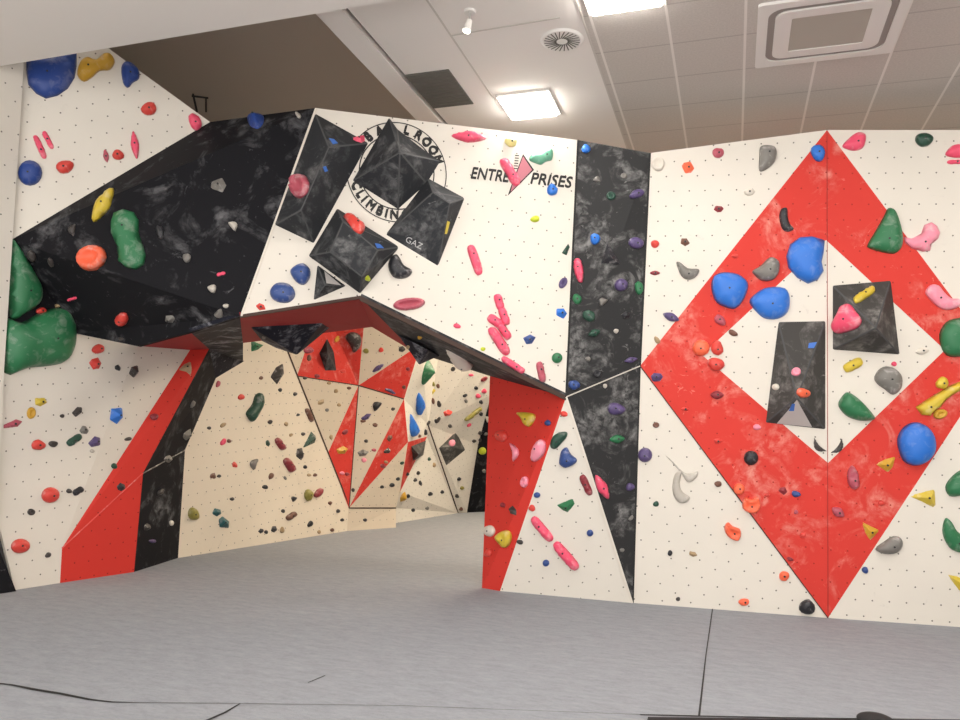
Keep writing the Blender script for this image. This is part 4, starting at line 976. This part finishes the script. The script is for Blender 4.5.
# round swirl diffuser
c0 = Pz(562, 40, ZC); e_ = empty('ceiling_vent', c0, 'round white ceiling air vent with radial fins', 'ceiling vent')
bm = bmesh.new(); bmesh.ops.create_cone(bm, cap_ends=True, segments=40, radius1=.165, radius2=.19, depth=.014, matrix=Matrix.Translation((0, 0, -.007)))
me = bpy.data.meshes.new('face_plate'); bm.to_mesh(me); bm.free(); me.materials.append(white_metal)
o = bpy.data.objects.new('face_plate', me); C.objects.link(o); o.parent = e_
bm = bmesh.new()
for k in range(24):
    bmesh.ops.create_cube(bm, size=1, matrix=Matrix.Rotation(2*pi*k/24, 4, 'Z') @ Matrix.Translation((.10, 0, -.0155)) @ Matrix.Rotation(.25, 4, 'Z') @ Matrix.Diagonal((.11, .009, .003, 1)))
me = bpy.data.meshes.new('slots'); bm.to_mesh(me); bm.free(); me.materials.append(gm); o = bpy.data.objects.new('slots', me); C.objects.link(o); o.parent = e_
# spotlight
c0 = Pz(470, 11, ZC); e_ = empty('spotlight', c0, 'small white ceiling spotlight on a round base', 'spotlight')
def cyl(nm, a, b_, r1, r2, mat, par, seg=20):
    a, b_ = V(a), V(b_); d = b_-a; bm = bmesh.new()
    mm = Matrix.Translation((a+b_)/2-par.location) @ d.to_track_quat('Z', 'Y').to_matrix().to_4x4()
    bmesh.ops.create_cone(bm, cap_ends=True, segments=seg, radius1=r1, radius2=r2, depth=d.length, matrix=mm)
    me_ = bpy.data.meshes.new(nm); bm.to_mesh(me_); bm.free(); me_.materials.append(mat)
    o_ = bpy.data.objects.new(nm, me_); C.objects.link(o_); o_.parent = par; return o_
cyl('base', c0-UP*.0, c0-UP*.02, .05, .045, white_metal, e_); cyl('stem', c0-UP*.02, c0-UP*.09, .008, .008, new_mat('brushed_metal', (.4, .38, .36, 1), .35), e_)
cyl('lamp_head', c0-UP*.08, c0-UP*.17-R0*.02, .022, .035, white_metal, e_)
o = cyl('bulb', c0-UP*.17-R0*.02, c0-UP*.178-R0*.022, .03, .03, emis('spot_bulb', (1, .9, .75), 8), e_)
# air conditioning cassette
cxs = Pz(828, 28, ZC); e_ = empty('air_conditioner', cxs, 'white square ceiling air conditioner cassette with rounded grey slot', 'air conditioner')
def rrect(hx, hy, r, seg=6):
    out = []
    for (sx, sy, a0) in ((1, 1, 0), (-1, 1, 90), (-1, -1, 180), (1, -1, 270)):
        for k in range(seg+1):
            t = RA(a0+90*k/seg); out.append((sx*(hx-r)+cos(t)*r, sy*(hy-r)+sin(t)*r))
    return out
def ringmesh(nm, o1, o2, z, th, mat, par):
    k = len(o1); vs = [V((x, y, z)) for x, y in o1]+[V((x, y, z)) for x, y in o2]; vs += [v+UP*th for v in vs]; fs = []
    for i in range(k):
        j = (i+1) % k
        fs += [(i, i+k, j+k, j), (i+2*k, j+2*k, j+3*k, i+3*k), (i, j, j+2*k, i+2*k), (i+k, i+3*k, j+3*k, j+k)]
    me_ = mesh_from(nm, vs, fs); bm = bmesh.new(); bm.from_mesh(me_); bmesh.ops.recalc_face_normals(bm, faces=bm.faces); bm.to_mesh(me_); bm.free()
    me_.materials.append(mat); o_ = bpy.data.objects.new(nm, me_); C.objects.link(o_); o_.parent = par; return o_
hx, hy = .47, .42
ringmesh('outer_frame', rrect(hx+.08, hy+.08, .03), rrect(hx-.0, hy-.0, .12), -.025, .025, white_metal, e_)
ringmesh('air_slot', rrect(hx, hy, .12), rrect(hx-.055, hy-.055, .09), -.012, .012, new_mat('slot_grey', (.30, .27, .25, 1), .7), e_)
ringmesh('inner_frame', rrect(hx-.055, hy-.055, .09), rrect(.29, .26, .01), -.028, .028, white_metal, e_)
box('intake_grille', cxs-UP*.01, (.58, .52, .02), new_mat('grille_beige', (.42, .39, .34, 1), .8), e_)
# bracket on the beam end behind the upper left panel
hb = P(201, 103, 8.2); e_ = empty('wall_bracket', hb, 'small dark metal bracket in the ceiling recess beside the overhang', 'bracket')
cyl('arm', P(192, 96, 8.2), P(208, 98, 8.2), .012, .012, MAT['seam'], e_, 8); cyl('arm', P(193, 94, 8.2), P(197, 112, 8.2), .012, .012, MAT['seam'], e_, 8); cyl('arm', P(206, 98, 8.2), P(206, 112, 8.2), .01, .01, MAT['seam'], e_, 8)

# ------------------------------------------------------------------ world and view
wd = bpy.data.worlds.new('world'); S.world = wd; wd.use_nodes = True
bg = wd.node_tree.nodes['Background']; bg.inputs[0].default_value = (1, .96, .92, 1); bg.inputs[1].default_value = 2.7
S.view_settings.view_transform = 'Standard'; S.view_settings.look = 'None'; S.view_settings.gamma = 1; S.view_settings.use_curve_mapping = False
S.view_settings.exposure = 0.27
